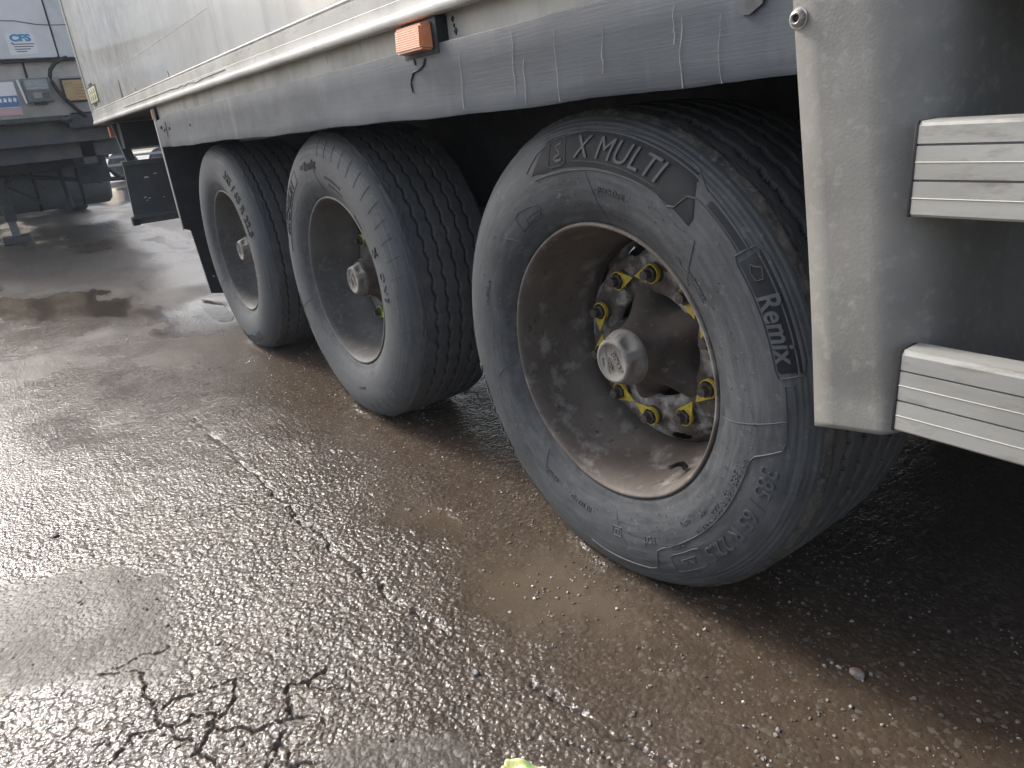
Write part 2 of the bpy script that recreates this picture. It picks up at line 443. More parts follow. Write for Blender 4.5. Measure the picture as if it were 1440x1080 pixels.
RIDGE = [(-2.2, -.52), (-1.4, -.47), (-.922, -.463), (-.668, -.452), (-.499, -.443), (-.35, -.437), (-.218, -.428), (-.12, -.405), (-.031, -.394), (.087, -.369), (.154, -.350), (.26, -.335), (.377, -.308), (.468, -.288), (.62, -.24), (.9, -.15)]
CRACKS = [
    [(-.457, -.990), (-.40, -.945), (-.347, -.927), (-.32, -.945), (-.290, -.932), (-.235, -.93), (-.184, -.915), (-.153, -.915), (-.11, -.885), (-.059, -.876), (.0, -.87)],
    [(-.255, -.919), (-.275, -.885), (-.265, -.850), (-.25, -.82), (-.244, -.786)],
    [(-.244, -.786), (-.20, -.80), (-.167, -.822), (-.14, -.855), (-.110, -.900)],
    [(-.167, -.822), (-.159, -.850), (-.11, -.83), (-.069, -.785), (-.075, -.755), (-.065, -.733), (-.05, -.71), (-.028, -.692), (.01, -.68)],
    [(-.065, -.733), (-.11, -.725), (-.144, -.704), (-.135, -.69), (-.128, -.673), (-.14, -.64)],
    [(-.033, -.745), (-.02, -.775), (.002, -.796), (.03, -.83)],
    [(-.457, -.990), (-.46, -.94), (-.43, -.90), (-.44, -.86)], [(-.184, -.915), (-.20, -.87), (-.167, -.822)], [(-.02, -.775), (.03, -.765), (.06, -.73)],
    [(-.128, -.673), (-.09, -.655), (-.06, -.62)], [(.0, -.87), (.05, -.86), (.09, -.88), (.15, -.86)], [(.30, -.40), (.36, -.37), (.43, -.36), (.52, -.33)],
    [(.03, -.83), (.03, -.88), (.06, -.93)], [(-.21, -.93), (-.22, -.97), (-.19, -1.02)],
]
PATCHES = [
    [(-1.25, -1.35), (-1.05, -1.16), (-.911, -.928), (-.76, -.86), (-.604, -.833), (-.50, -.835), (-.383, -.865), (-.36, -.93), (-.40, -1.0), (-.47, -1.09), (-.55, -1.40)],
    [(.085, -.60), (.12, -.565), (.143, -.548), (.19, -.545), (.224, -.555), (.235, -.60), (.20, -.66), (.14, -.70), (.08, -.68)],
]
SILT = [[(-.30, -.17), (-.16, -.10), (-.04, -.062), (.08, -.03), (.15, -.055), (.15, -.12), (.118, -.178), (.02, -.215), (-.061, -.245), (-.18, -.235)],
        [(-.62, -.19), (-.48, -.13), (-.40, -.15), (-.44, -.22), (-.56, -.24)]]
PUDDLES = [('pale', [(-3.98, .10), (-3.80, .16), (-3.5, .13), (-3.38, .08), (-3.5, .04), (-3.7, .04)], -.010),
           ('far', [(-24, .3), (-22, 2.6), (-19, 4.0), (-17.2, 3.2), (-16.6, 1.9), (-17.6, 1.15), (-19.5, .8)], -.010)]
DAMP = [[(-5.9, -.95), (-5.5, -.62), (-5.2, -.42), (-4.62, -.26), (-4.2, -.33), (-4.45, -.55), (-4.6, -.72), (-5.0, -.98)], [(-8.8, .66), (-8.1, .74), (-7.0, .66), (-7.1, .58), (-8.2, .56)], [(-4.3, -.2), (-3.9, .0), (-3.3, .0), (-3.0, -.1), (-3.5, -.25)]]

gx = axis(-400, -.95, .95, 200, .003, 1.025, 1.08)
gy = axis(-300, -1.25, .30, 300, .003, 1.05, 1.04)
X, Y = np.meshgrid(gx, gy, indexing='ij')
near = np.exp(-np.maximum(np.hypot(np.maximum(np.abs(X) - 1.0, 0), np.maximum(np.abs(Y + .45) - .8, 0)) - .2, 0) * 1.5)
wx = X + .035 * fbm(X * 6, Y * 6, 3, 3); wy = Y + .035 * fbm(X * 6, Y * 6, 3, 9)
mud = sstep(-.40, -.02, Y + .22 * fbm(X * 1.7, Y * 2.6, 4, 21) + .08 * fbm(X * 9, Y * 9, 3, 5) + .10 * sstep(.1, .8, X))
mud = mud * (1 - .75 * sstep(.10, .34, Y + .10 * fbm(X * 4, Y * 4, 3, 23)) * sstep(-1.1, -.4, X))  # mud gives way under the trailer, painted so the shade there reads darker
mud = np.maximum(mud, .75 * sstep(.12, .45, fbm(X * .55, Y * 1.0, 4, 31)) * sstep(-1.6, -3.0, X))
patch = np.zeros_like(X)
for pl in PATCHES:
    patch = np.maximum(patch, (.55 + .4 * vnoise(X * 9, Y * 9, 88)) * sstep(.03, -.04, poly_sd(wx, wy, pl) + .085 * fbm(X * 13, Y * 13, 5, 4, .6)))
patch = np.maximum(patch, .75 * sstep(-2.2, -4.2, X + .8 * fbm(X * .9, Y * 2.2, 4, 81)) * sstep(-.35, .15, fbm(X * .7, Y * 1.6, 4, 83) + .15))
silt = np.zeros_like(X)
for pl in SILT:
    silt = np.maximum(silt, sstep(.07, -.07, poly_sd(wx, wy, pl) + .09 * fbm(X * 11, Y * 11, 4, 14)))
silt[:] = np.clip(silt, 0, 1)
basin = np.zeros_like(X); wet = np.zeros_like(X)
for nm, pl, lv in PUDDLES:
    k = 6.0 if nm == 'far' else 1.0
    sd = poly_sd(X + .1 * k * fbm(X * 2.5 / k, Y * 5 / k, 3, 41), Y + .06 * k * fbm(X * 3 / k, Y * 6 / k, 3, 43), pl)
    basin = np.maximum(basin, sstep(.10 * k, -.06 * k, sd)); wet = np.maximum(wet, sstep(.35 * k, .0, sd))
wet = np.maximum(wet, .5 * sstep(.15, .5, fbm(X * .8, Y * 1.6, 4, 77)) * (1 - patch) * sstep(-.2, -.5, Y))
for pl in DAMP:
    sd = poly_sd(X + .35 * fbm(X * 2.5, Y * 5, 4, 45), Y + .16 * fbm(X * 3, Y * 6, 4, 47), pl); k = sstep(.06, -.05, sd)
    wet = np.maximum(wet, k); patch = patch * (1 - k); mud = np.maximum(mud, .7 * k)
jx = X + .0045 * fbm(X * 90, Y * 90, 2, 51) + .020 * fbm(X * 22, Y * 22, 3, 52)
jy = Y + .0045 * fbm(X * 90, Y * 90, 2, 55) + .020 * fbm(X * 22, Y * 22, 3, 56)
crack = np.zeros_like(X)
for i, c in enumerate(CRACKS):
    w = (.0025 if i < 5 else .0017) * (1 + .7 * fbm(X * 26, Y * 26, 3, 60 + i))
    crack = np.maximum(crack, sstep(np.maximum(w, .0014), np.maximum(w, .0014) * .2, seg_dist(jx, jy, c)))
rx = np.array([p[0] for p in RIDGE]); ry = np.array([p[1] for p in RIDGE])
rd = jy - np.interp(jx, rx, ry)
rfade = sstep(-2.2, -1.2, X) * sstep(.9, .6, X)
amp = (1 - .62 * mud) * (1 - .92 * silt) * (1 - .60 * patch)
lump = 1 - np.clip(worley(X * 88, Y * 88, 2), 0, 1)
lump2 = 1 - np.clip(worley(X * 50 + 3, Y * 50, 5), 0, 1)
Z = .006 * fbm(X * .7, Y * .7, 3, 1) + .0035 * fbm(X * 5, Y * 5, 4, 2) + near * amp * (.0028 * lump + .0030 * lump2 * (vnoise(X * 20, Y * 20, 8)) + .0012 * fbm(X * 110, Y * 110, 2, 6))
Z = Z + patch * .0035 * near
Z = Z + rfade * .45 * (.0045 * sstep(.0, -.006, rd) * np.exp(np.minimum(rd, 0) * 3) - .005 * sstep(.014, .0, np.abs(rd - .006)) * (vnoise(X * 9, Y * 9, 91) * .9 + .3))
crack = np.maximum(crack, rfade * sstep(.006, .002, np.abs(rd - .005)) * sstep(.42, .6, vnoise(X * 9, Y * 9, 91)) * .6)
Z = Z - .010 * crack * near - silt * .0035
for wxc in (0.0, -1.3194, -2.6388):   # mud squeezed up against the tyres
    Z = Z + .010 * np.exp(-((Y - .035 + .015 * fbm(X * 14, Y * 9, 3, 17)) / .028) ** 2) * sstep(.24, .08, np.abs(X - wxc)) * (.5 + .8 * vnoise(X * 25, Y * 25, 19))
Z = Z * (1 - basin) - .024 * basin
Z = Z - .0035
# the tyres press their footprints flat
for wxc in (0.0, -1.3194, -2.6388):
    f = sstep(.22, .10, np.abs(X - wxc)) * sstep(.04, .075, Y) * sstep(.42, .36, Y)
    Z = Z * (1 - f) - .004 * f
NX, NY = X.shape
idx = np.arange(NX * NY).reshape(NX, NY)
q = np.stack([idx[:-1, :-1], idx[1:, :-1], idx[1:, 1:], idx[:-1, 1:]], -1).reshape(-1, 4)
me = bpy.data.meshes.new('ground')
me.vertices.add(NX * NY); me.vertices.foreach_set('co', np.stack([X, Y, Z], -1).astype(np.float32).ravel())
me.loops.add(len(q) * 4); me.loops.foreach_set('vertex_index', q.astype(np.int32).ravel())
me.polygons.add(len(q)); me.polygons.foreach_set('loop_start', np.arange(0, len(q) * 4, 4, dtype=np.int32))
me.polygons.foreach_set('use_smooth', np.ones(len(q), dtype=bool))
me.update(calc_edges=True)
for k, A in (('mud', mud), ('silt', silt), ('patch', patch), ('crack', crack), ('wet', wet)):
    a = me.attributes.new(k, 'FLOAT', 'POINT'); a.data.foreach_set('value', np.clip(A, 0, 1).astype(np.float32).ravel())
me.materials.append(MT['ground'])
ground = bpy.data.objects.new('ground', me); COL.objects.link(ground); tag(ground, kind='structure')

def gz(x, y):
    i = int(np.clip(np.searchsorted(gx, x), 0, NX - 1)); j = int(np.clip(np.searchsorted(gy, y), 0, NY - 1)); return float(Z[i, j])

for nm, pl, lv in PUDDLES:
    cx = sum(p[0] for p in pl) / len(pl); cy = sum(p[1] for p in pl) / len(pl)
    V = [(cx + (p[0] - cx) * 1.22, cy + (p[1] - cy) * 1.22, lv - .003) for p in pl]
    tag(mesh_obj('puddle', V, [tuple(range(len(V)))], MT['water'], origin=(cx, cy, lv - .003)), kind='structure')

# ------------------------------------------------------------------ the trailer in front
TB = (-1.3, 1.23, 0.0)
trailer = tag(empty('semi_trailer', TB), 'white box semi-trailer with three large single wheels filling the right foreground', 'trailer')

# outer tyre profile: r -> y (0 is the widest bulge)
PR = [(.296, .038), (.300, .031), (.306, .027), (.314, .0235), (.325, .016), (.340, .0085), (.360, .003), (.385, .0002), (.405, 0.0), (.425, .002), (.445, .0065), (.460, .012), (.474, .0195), (.486, .0290), (.495, .0395), (.501, .0500)]
def prof_y(r):
    r = np.asarray(r, float); return np.interp(r, [p[0] for p in PR], [p[1] for p in PR])
TW = .385   # overall width
HUBZ = .4882

def bulge(x, z, hz):
    """how far the loaded sidewall is pushed outwards (negative y) near the ground"""
    low = np.clip((-z - (hz - .16)) / .16, 0, 1); r = np.hypot(x, z)
    return -.014 * low * np.sin(np.clip((r - .3) / .2, 0, 1) * PI) * (np.abs(x) < .35) * np.cos(np.clip(x / .35, -1, 1) * PI / 2)

def build_tyre(wheel, name, mat, style, hz):
    prs = np.array(PR); dist = np.r_[0, np.cumsum(np.hypot(*np.diff(prs, axis=0).T))]
    s = np.arange(0, dist[-1], .0028); out = np.stack([np.interp(s, dist, prs[:, 0]), np.interp(s, dist, prs[:, 1])], 1)
    # soften the polyline
    for _ in range(6): out[1:-1] = (out[:-2] + 2 * out[1:-1] + out[2:]) / 4
    r0 = out[:, 0].copy()
    if style == 0:      # fine concentric rings near the shoulder
        ring = np.where((r0 > .463) & (r0 < .497), .0011 * np.cos((r0 - .463) / .0072 * 2 * PI), 0)
    elif style == 1:
        ring = np.where((r0 > .44) & (r0 < .478), .0009 * np.maximum(0, np.cos((r0 - .442) / .0125 * 2 * PI)) ** 3, 0)
    else:
        ring = np.where((r0 > .47) & (r0 < .492), .0008 * np.cos((r0 - .47) / .009 * 2 * PI), 0)
    out[:, 1] -= ring
    ty = np.arange(.0525, TW - .0525 + 1e-6, .0028)
    crown = .5035 + .0045 * (1 - ((ty - TW / 2) / (TW / 2 - .05)) ** 2)
    inn = np.array([(p[0], TW - p[1]) for p in PR[::-1]])
    P = np.vstack([out, np.stack([crown, ty], 1), inn]); m = len(P); n = 540
    th = np.arange(n) * 2 * PI / n
    Rr = np.repeat(P[None, :, 0], n, 0); Yy = np.repeat(P[None, :, 1], n, 0); T = np.repeat(th[:, None], m, 1)
    tread = (P[:, 0] > .4985)[None, :] & (Yy > .045) & (Yy < TW - .045)
    yc = Yy - TW / 2
    dep = np.zeros_like(Rr)
    if style == 0:
        for k, yk in enumerate((-.095, -.045, .005, .05, .095)):
            wv = .0035 * np.sin(T * 58 + k * 1.7) + .002 * np.sin(T * 116 + k)
            dep = np.maximum(dep, .014 * sstep(.0078, .0042, np.abs(yc - yk - wv)))
    elif style == 1:
        for k, yk in enumerate((-.088, -.045, 0.0, .045, .088)):
            ph = (T * 56 / (2 * PI) * 1.0 + k * .31) % 1.0
            wv = .0040 * np.clip(2.6 * (np.abs(ph * 2 - 1) - .5), -1, 1)
            dep = np.maximum(dep, .0075 * (.7 + .5 * vnoise(T * 9, Yy * 30, 44)) * sstep(.0055, .0026, np.abs(yc - yk - wv)))
            sp = np.abs(((T * 56 / (2 * PI) + k * .31 + .25) % 1.0) - .5)
            dep = np.maximum(dep, .0028 * sstep(.050, .02, sp) * sstep(.022, .016, np.abs(yc - yk - .022)))
        dep = np.where(np.abs(yc) < .118, dep, 0)
    else:
        for k, yk in enumerate((-.10, -.05, 0.0, .05, .10)):
            wv = .003 * np.sin(T * 64 + k * 2.1)
            dep = np.maximum(dep, .010 * sstep(.0048, .0022, np.abs(yc - yk - wv)))
    Rr = Rr - dep * tread
    # worn, feathered shoulder band
    band = sstep(.040, .050, Yy) * sstep(.082, .060, Yy) * (P[:, 0] > .49)[None, :]
    Rr = Rr + band * .0032 * (fbm(T * 26, Yy * 160, 3, 5 + style))
    Rr = Rr + tread * .0009 * fbm(T * 40, Yy * 90, 3, 15 + style)
    Xl = Rr * np.cos(T); Zl = Rr * np.sin(T)
    # weight on the tyre: flat footprint, bulging sidewall above it
    side = np.where(Yy < TW / 2, -1, 1)
    Yy = Yy - side * bulge(Xl, Zl, hz)
    Zl = np.maximum(Zl, -hz + .0015)
    V = np.stack([Xl, Yy, Zl], -1).reshape(-1, 3)
    idx = np.arange(n * m).reshape(n, m); nx = np.roll(idx, -1, 0)
    q = np.stack([idx[:, :-1], nx[:, :-1], nx[:, 1:], idx[:, 1:]], -1).reshape(-1, 4)
    o = mesh_obj(name, V, q, mat, wheel, smooth='all', local=True)
    # tread faces take the tread rubber
    o.data.materials.append(MT['tyre_tread']); o.data.materials.append(MT['shoulder']); o.data.materials.append(MT['groove_rubber'])
    mi = np.zeros((n, m - 1), dtype=np.int32); k0 = len(out) - 3
    mi[:, k0:k0 + len(ty) + 3] = 1
    if style == 0: mi[:, k0 - 2:k0 + 6] = 2
    dg_ = (dep * tread)[:, :-1]; dg_ = np.minimum(np.minimum(dg_, np.roll(dg_, -1, 0)), (dep * tread)[:, 1:]); mi[dg_ > dep.max() * .35] = 3
    o.data.polygons.foreach_set('material_index', mi.ravel())
    return o

def text_bm(body, size, extrude=.0012, shear=0.0, bold=0.0, align='CENTER', spacing=1.0):
    cu = bpy.data.curves.new('txt', 'FONT'); cu.body = body; cu.size = size; cu.extrude = extrude; cu.shear = shear
    cu.offset = bold; cu.align_x = align; cu.align_y = 'CENTER'; cu.space_character = spacing; cu.resolution_u = 3
    ob = bpy.data.objects.new('txt', cu); COL.objects.link(ob)
    dg = bpy.context.evaluated_depsgraph_get(); dg.update()
    me = bpy.data.meshes.new_from_object(ob.evaluated_get(dg))
    bm = bmesh.new(); bm.from_mesh(me)
    bpy.data.objects.remove(ob); bpy.data.curves.remove(cu); bpy.data.meshes.remove(me)
    bmesh.ops.remove_doubles(bm, verts=list(bm.verts), dist=1e-6)
    return bm

def side_map(u, v, w, r, th, flip=False):
    """flat (u, v, height w) wrapped on the outer sidewall around angle th (radians) and radius r"""
    d = -1 if flip else 1
    rr = r + d * v; t = th - d * u / r
    return (rr * math.cos(t), float(prof_y(rr)) - w, rr * math.sin(t))

def tyre_text(mb, body, size, r, deg, flip=False, extrude=.0011, **kw):
    extrude *= 1.45
    bm = text_bm(body, size, extrude, **kw)
    us = [v.co.x for v in bm.verts]; vs = [v.co.y for v in bm.verts]
    step = max(.006, size * .22)
    for ax, lo, hi in ((0, min(us), max(us)), (1, min(vs), max(vs))):
        c = lo + step
        while c < hi:
            co = (c, 0, 0) if ax == 0 else (0, c, 0); no = (1, 0, 0) if ax == 0 else (0, 1, 0)
            bmesh.ops.bisect_plane(bm, geom=list(bm.verts) + list(bm.edges) + list(bm.faces), plane_co=co, plane_no=no)
            c += step
    for v in bm.verts:
        v.co = side_map(v.co.x, v.co.y, v.co.z + extrude * .35, r, math.radians(deg), flip)
    mb.bm(bm)

def side_ribbon(mb, pts, w=.0016, h=.0010, closed=False):
    h = h * 1.4
    """thin raised bead along polar points (r, degrees)"""
    Q = []
    seq = list(pts) + ([pts[0]] if closed else [])
    for (r1, a1), (r2, a2) in zip(seq[:-1], seq[1:]):
        k = max(2, int(max(abs(a2 - a1) * .0075 / .008, abs(r2 - r1) / .006)))
        for i in range(k):
            f = i / k; Q.append((r1 + (r2 - r1) * f, a1 + (a2 - a1) * f))
    Q.append(seq[-1])
    C = [Vector((r * math.cos(math.radians(a)), 0, r * math.sin(math.radians(a)))) for r, a in Q]
    V = []; F = []
    for i, c in enumerate(C):
        t = (C[min(i + 1, len(C) - 1)] - C[max(i - 1, 0)]).normalized(); nrm = Vector((-t.z, 0, t.x))
        for off, hh in ((-w, -.0004), (-w * .35, h), (w * .35, h), (w, -.0004)):
            p = c + nrm * off; rr = math.hypot(p.x, p.z)
            V.append((p.x, float(prof_y(rr)) - hh, p.z))
    for i in range(len(C) - 1):
        for k in range(3):
            F.append((i * 4 + k, i * 4 + k + 1, i * 4 + 5 + k, i * 4 + 4 + k))
    mb.add(V, F)

def side_sheet(mb, lo, hi, a0, a1, h=.0008, n=40, m=8):
    """band of rubber on the sidewall: lo(f), hi(f) give the radii along the way from angle a0 to a1"""
    V = []; F = []
    for i in range(n + 1):
        f = i / n; a = math.radians(a0 + (a1 - a0) * f); l = lo(f); u = hi(f)
        for j in range(m + 1):
            r = l + (u - l) * j / m
            e = h if 0 < j < m and 0 < i < n else -.0005
            V.append((r * math.cos(a), float(prof_y(r)) - e, r * math.sin(a)))
    for i in range(n):
        for j in range(m):
            F.append((i * (m + 1) + j, i * (m + 1) + j + 1, (i + 1) * (m + 1) + j + 1, (i + 1) * (m + 1) + j))
    mb.add(V, F)

def vents(mb, n, r0, r1, seed):
    """the little rubber whiskers of the mould"""
    R_ = random.Random(seed)
    for _ in range(n):
        r = R_.uniform(r0, r1); a = R_.uniform(0, 2 * PI); L = R_.uniform(.003, .006); d = R_.uniform(0, 2 * PI)
        y = float(prof_y(r)); x, z = r * math.cos(a), r * math.sin(a)
        mb.tube([(x, y + .0005, z), (x + L * .4 * math.cos(d), y - .0022, z + L * .4 * math.sin(d)), (x + L * math.cos(d), y - .0028, z + L * math.sin(d))], .0005, 4, cap=False)

NUTR = .1675
def build_wheel(xc, hz, style):
    name = 'wheel'
    # steel rim: flange, barrel and well (the part itself)
    prof = [(.2965, .045), (.2990, .036), (.2985, .030), (.2950, .0262), (.2910, .0285), (.2880, .036), (.2855, .046), (.2830, .060), (.2790, .085), (.2745, .11), (.2690, .135), (.2610, .158), (.2520, .180), (.2440, .205), (.2420, .24), (.2480, .30), (.2760, .345), (.2960, .352)]
    prf = np.array(prof); d = np.r_[0, np.cumsum(np.hypot(*np.diff(prf, axis=0).T))]
    s = np.linspace(0, d[-1], 64); prof2 = np.stack([np.interp(s, d, prf[:, 0]), np.interp(s, d, prf[:, 1])], 1)
    def dent(r, y, t): return r + .0007 * math.sin(t * 7 + y * 40) * (y < .05)
    mb = MB().lathe([tuple(p) for p in prof2], 160, dent)
    wheel = mb.obj(name, MT['rim'] if style == 0 else MT['rim_grey'], trailer, 'all', local=True, origin=(xc, 0, hz))
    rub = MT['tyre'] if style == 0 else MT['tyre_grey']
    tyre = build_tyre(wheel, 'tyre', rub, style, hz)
    lt = MB(); dk = MB(); rb = MB(); bg = MB()
    if style == 0:
        # dark band and the raised model lettering
        lo = lambda f: .404 + (.012 * math.exp(-(f * 14) ** 2)) ; hi = lambda f: .404 + (.056 + .014 * f) * min(1, f * 9, (1 - f) * 11 + .08)
        side_sheet(dk, lo, lambda f: .410 + (.056 + .012 * f) * min(1.0, f * 8) * min(1.0, (1 - f) * 9 + .1), 112, 50, n=60)
        side_sheet(dk, lambda f: .4485, lambda f: .4620, 50.5, 37.6, n=24, m=3)
        side_sheet(dk, lambda f: .4380, lambda f: .4760, 36.6, 11.8, n=30, m=5)
        tyre_text(lt, 'X MULTI', .056, .4410, 78, shear=.25, bold=.0, extrude=.0016, spacing=1.05)
        side_ribbon(lt, [(.4175, a) for a in (93, 84, 74, 63.5)], .0011, .0016)
        # the rounded plaque left of the lettering, with a plain wave in it
        side_ribbon(lt, [(.418, 103), (.460, 101.8), (.464, 100.5), (.464, 97), (.460, 95.8), (.417, 95.9), (.413, 97.5), (.413, 101.5)], .0012, .0016, True)
        side_ribbon(lt, [(.455, 97.5), (.450, 99.7), (.442, 98.6), (.435, 97.9), (.428, 100.5), (.422, 98.8), (.424, 97.2)], .0042, .0016)
        side_ribbon(rb, [(.427, 113.5), (.404, 110), (.401, 100), (.402, 90), (.404, 80), (.407, 70), (.408, 62), (.403, 58.5), (.412, 56.3), (.440, 55), (.447, 53), (.447, 45), (.446, 38)], .0016, .0014)
        side_ribbon(rb, [(.427, 113.5), (.452, 107.5), (.463, 100), (.470, 88), (.477, 75), (.481, 64), (.480, 57), (.466, 52.5), (.464, 45), (.463, 38), (.446, 38)], .0014, .0012)
        side_ribbon(rb, [(.440, 38), (.474, 37.5), (.480, 35), (.480, 14), (.476, 11.4), (.441, 11), (.437, 13), (.436, 36)], .0014, .0014, True)
        side_ribbon(rb, [(.458, 32.4 + 1.7), (.466, 33.4), (.462, 31.2), (.452, 31.4), (.449, 33.2), (.454, 35)], .0013, .0014, True)
        tyre_text(bg, 'Remix', .044, .4555, 21.5, shear=.15, bold=.0008, extrude=.0014)
        tyre_text(lt, '- RECHAPE -', .0165, .369, 77.8, extrude=.0009)
        side_ribbon(rb, [(.449, 9.5), (.462, 9.5), (.463, -4), (.455, -4.4), (.450, -1), (.449, 4)], .0011, .0011, True)
        side_ribbon(rb, [(.449, 4), (.450, -3), (.446, -5), (.402, -9), (.394, -11), (.390, -20), (.389, -34), (.390, -50), (.395, -62), (.400, -64.5), (.440, -67.5), (.443, -70), (.434, -88), (.428, -94)], .0016, .0014)
        tyre_text(bg, '385 / 65 R 22.5', .044, .4295, -28.3, extrude=.0013)
        tyre_text(rb, '385 / 65 R 22.5', .0205, .3755, -25.7, extrude=.0009)
        tyre_text(rb, 'RADIAL', .0125, .3865, -13.6, extrude=.0008, shear=.2); tyre_text(rb, '160K', .0130, .3600, -37.5, extrude=.0008); tyre_text(rb, '(158L)', .0115, .3580, -47.5, extrude=.0008)
        tyre_text(rb, 'REGROOVABLE', .0125, .3845, -38.5, extrude=.0008); tyre_text(rb, 'TUBELESS', .0135, .3935, -56.3, extrude=.0008)
        side_ribbon(rb, [(.412, -48.2), (.446, -48.6), (.449, -50), (.450, -59), (.447, -60.5), (.414, -60.2), (.411, -58.7), (.409, -50)], .0012, .0012, True)
        side_ribbon(rb, [(.424, -51), (.438, -52.5), (.428, -54), (.436, -55.8), (.425, -56.6), (.423, -52)], .0011, .0012, True); side_ribbon(rb, [(.420, -58), (.441, -58.2)], .0022, .0012)
        tyre_text(rb, 'PDT', .0200, .3760, -67, extrude=.0009); tyre_text(rb, 'E2', .0140, .3720, -82, extrude=.0008)
        side_ribbon(rb, [(.362, -80), (.362, -84), (.382, -84), (.382, -80)], .0008, .0009, True)
        tyre_text(rb, '- RETREAD -', .0165, .3560, -101.5, extrude=.0009); tyre_text(rb, '- REMIX -', .0150, .3570, -119, extrude=.0008)
        tyre_text(rb, 'NOKIAN', .0135, .3560, 156, extrude=.0008) if False else tyre_text(rb, 'MICHELIN', .0150, .3800, 162, extrude=.0008)
        tyre_text(rb, 'runderneut', .0135, .3450, 39, extrude=.0008)
        side_ribbon(rb, [(.345, 48), (.338, 46.6), (.335, 33), (.342, 31.5)], .0009, .0009)
        for a, r1, r2 in ((82, .313, .398), (41, .312, .397), (-4, .313, .452), (-83.5, .330, .40), (-127, .322, .372), (-170, .312, .372), (131, .322, .37)):
            side_ribbon(rb, [(r1, a), (r2, a + 6)], .0009, .0008)
        side_ribbon(rb, [(.338, 127.5), (.372, 126.5), (.375, 124), (.362, 113.5), (.350, 112.5), (.343, 114.5)], .0010, .0010, True); side_ribbon(rb, [(.338, 123), (.352, 122), (.350, 113.5), (.336, 114.5)], .0009, .0009, True)
        side_sheet(dk, lambda f: .462 - .012 * math.sin(f * PI), lambda f: .488, -116, -132, n=20, m=4)
        tyre_text(bg, 'MICHELIN', .050, .4660, -153, extrude=.0016, bold=.0012, spacing=1.15)
        vents(rb, 260, .322, .40, 3); vents(rb, 110, .475, .494, 4)
    elif style == 1:
        tyre_text(dk, 'Remix', .040, .4060, 96, extrude=.0014, bold=.0014); tyre_text(dk, 'MICHELIN', .050, .4150, 142, extrude=.0014, bold=.0014, spacing=1.1)
        side_ribbon(rb, [(.435, 118), (.440, 140), (.438, 166), (.392, 168), (.389, 140), (.392, 118)], .0013, .0012, True)
        side_ribbon(dk, [(.414, 108.6), (.419, 106.5), (.413, 104.6), (.406, 105.5), (.406, 108)], .0014, .0013, True)
        tyre_text(rb, 'RECHAPE RETREAD', .0135, .371, 71, extrude=.0008); tyre_text(rb, 'TUBELESS RADIAL', .0125, .350, 69, extrude=.0008)
        tyre_text(dk, 'X', .034, .3850, 22, extrude=.0014, bold=.0012); tyre_text(rb, 'ONE', .040, .3850, 6, extrude=.0014, spacing=1.3)
        tyre_text(rb, 'Remix', .020, .345, 42, extrude=.0009)
        tyre_text(dk, '385 / 65 R 22.5', .040, .4520, -118, extrude=.0013, bold=.0008); tyre_text(rb, 'TUBELESS', .014, .38, -80, extrude=.0009)
        for a in range(-75, 92, 7):
            side_ribbon(rb, [(.432, a), (.482, a + .8)], .0010, .0010)
        for a, r1, r2 in ((88, .315, .40), (-163, .315, .46), (20, .32, .37)):
            side_ribbon(rb, [(r1, a), (r2, a + 4)], .0009, .0009)
        side_ribbon(rb, [(.445, -168), (.42, -168), (.415, -150), (.44, -150)], .001, .001, True)
        vents(rb, 60, .33, .40, 8)
    else:
        tyre_text(dk, '385 / 65 R 22.5', .050, .4300, 38, extrude=.0014, bold=.0014, spacing=1.12)
        tyre_text(rb, 'MICHELIN', .060, .4350, -82, extrude=.0016, bold=.001, spacing=1.1); tyre_text(rb, 'RADIAL TUBELESS', .0135, .36, -8, extrude=.0009)
        for a, r1, r2 in ((-12, .315, .47), (-150, .315, .44), (170, .40, .47)):
            side_ribbon(rb, [(r1, a), (r2, a + 4)], .0010, .0009)
        vents(rb, 40, .33, .40, 12)
    for mb_ in (lt, dk, rb, bg): mb_.v = [(v[0], v[1] + float(bulge(np.array(v[0]), np.array(v[2]), hz)), v[2]) for v in mb_.v]
    tag(rb.obj('sidewall_relief', MT['relief'], wheel, False, local=True), kind='stuff')
    lt.islands('letter', MT['tyre_letter'], wheel)
    bg.islands('letter', MT['relief'], wheel)
    dk.islands('sidewall_band' if style == 0 else 'letter', MT['tyre_dark'], wheel, 'all' if style == 0 else False)
    # wheel disc with hand holes
    def hole(t, r, j):
        k = (math.degrees(t) - 33.8) % 36; k = min(k, 36 - k)
        return (k / 7.0) ** 2 + ((r - .2165) / .0125) ** 2 < 1
    dp = [(.118, .200), (.122, .193), (.130, .1905)] + [(.13 + .0045 * i, .190 - .0008 * math.sin(i / 14 * PI)) for i in range(1, 15)] + [(.1985, .192), (.2035, .1935), (.207, .196), (.211, .2), (.214, .2035), (.2175, .207), (.221, .2105), (.225, .2145), (.229, .219), (.234, .225), (.240, .234), (.2435, .246)]
    MB().lathe(dp, 200, None, hole).obj('wheel_disc', MT['disc'] if style == 0 else MT['rim_grey'], wheel, 'all', local=True)
    # lobed hub behind the cap
    ph = math.radians(15.8 + 18)
    def lobes(r, y, t):
        f = max(0, min(1, (y - .105) / .09)); l = max(0, math.cos(2.5 * (t - ph))) ** 2 if True else 0
        l = (0.5 + 0.5 * math.cos(5 * (t - ph))) ** 1.6
        return r + f * f * l * .062 * (1 if y < .2 else 1)
    hp = [(.030, .088), (.058, .090), (.0615, .095), (.0625, .102), (.064, .112), (.066, .124), (.068, .136), (.071, .148), (.076, .160), (.082, .172), (.088, .184), (.093, .196), (.098, .210), (.1, .235)]
    MB().lathe(hp, 150, lobes).obj('hub', MT['hub'], wheel, 'all', local=True)
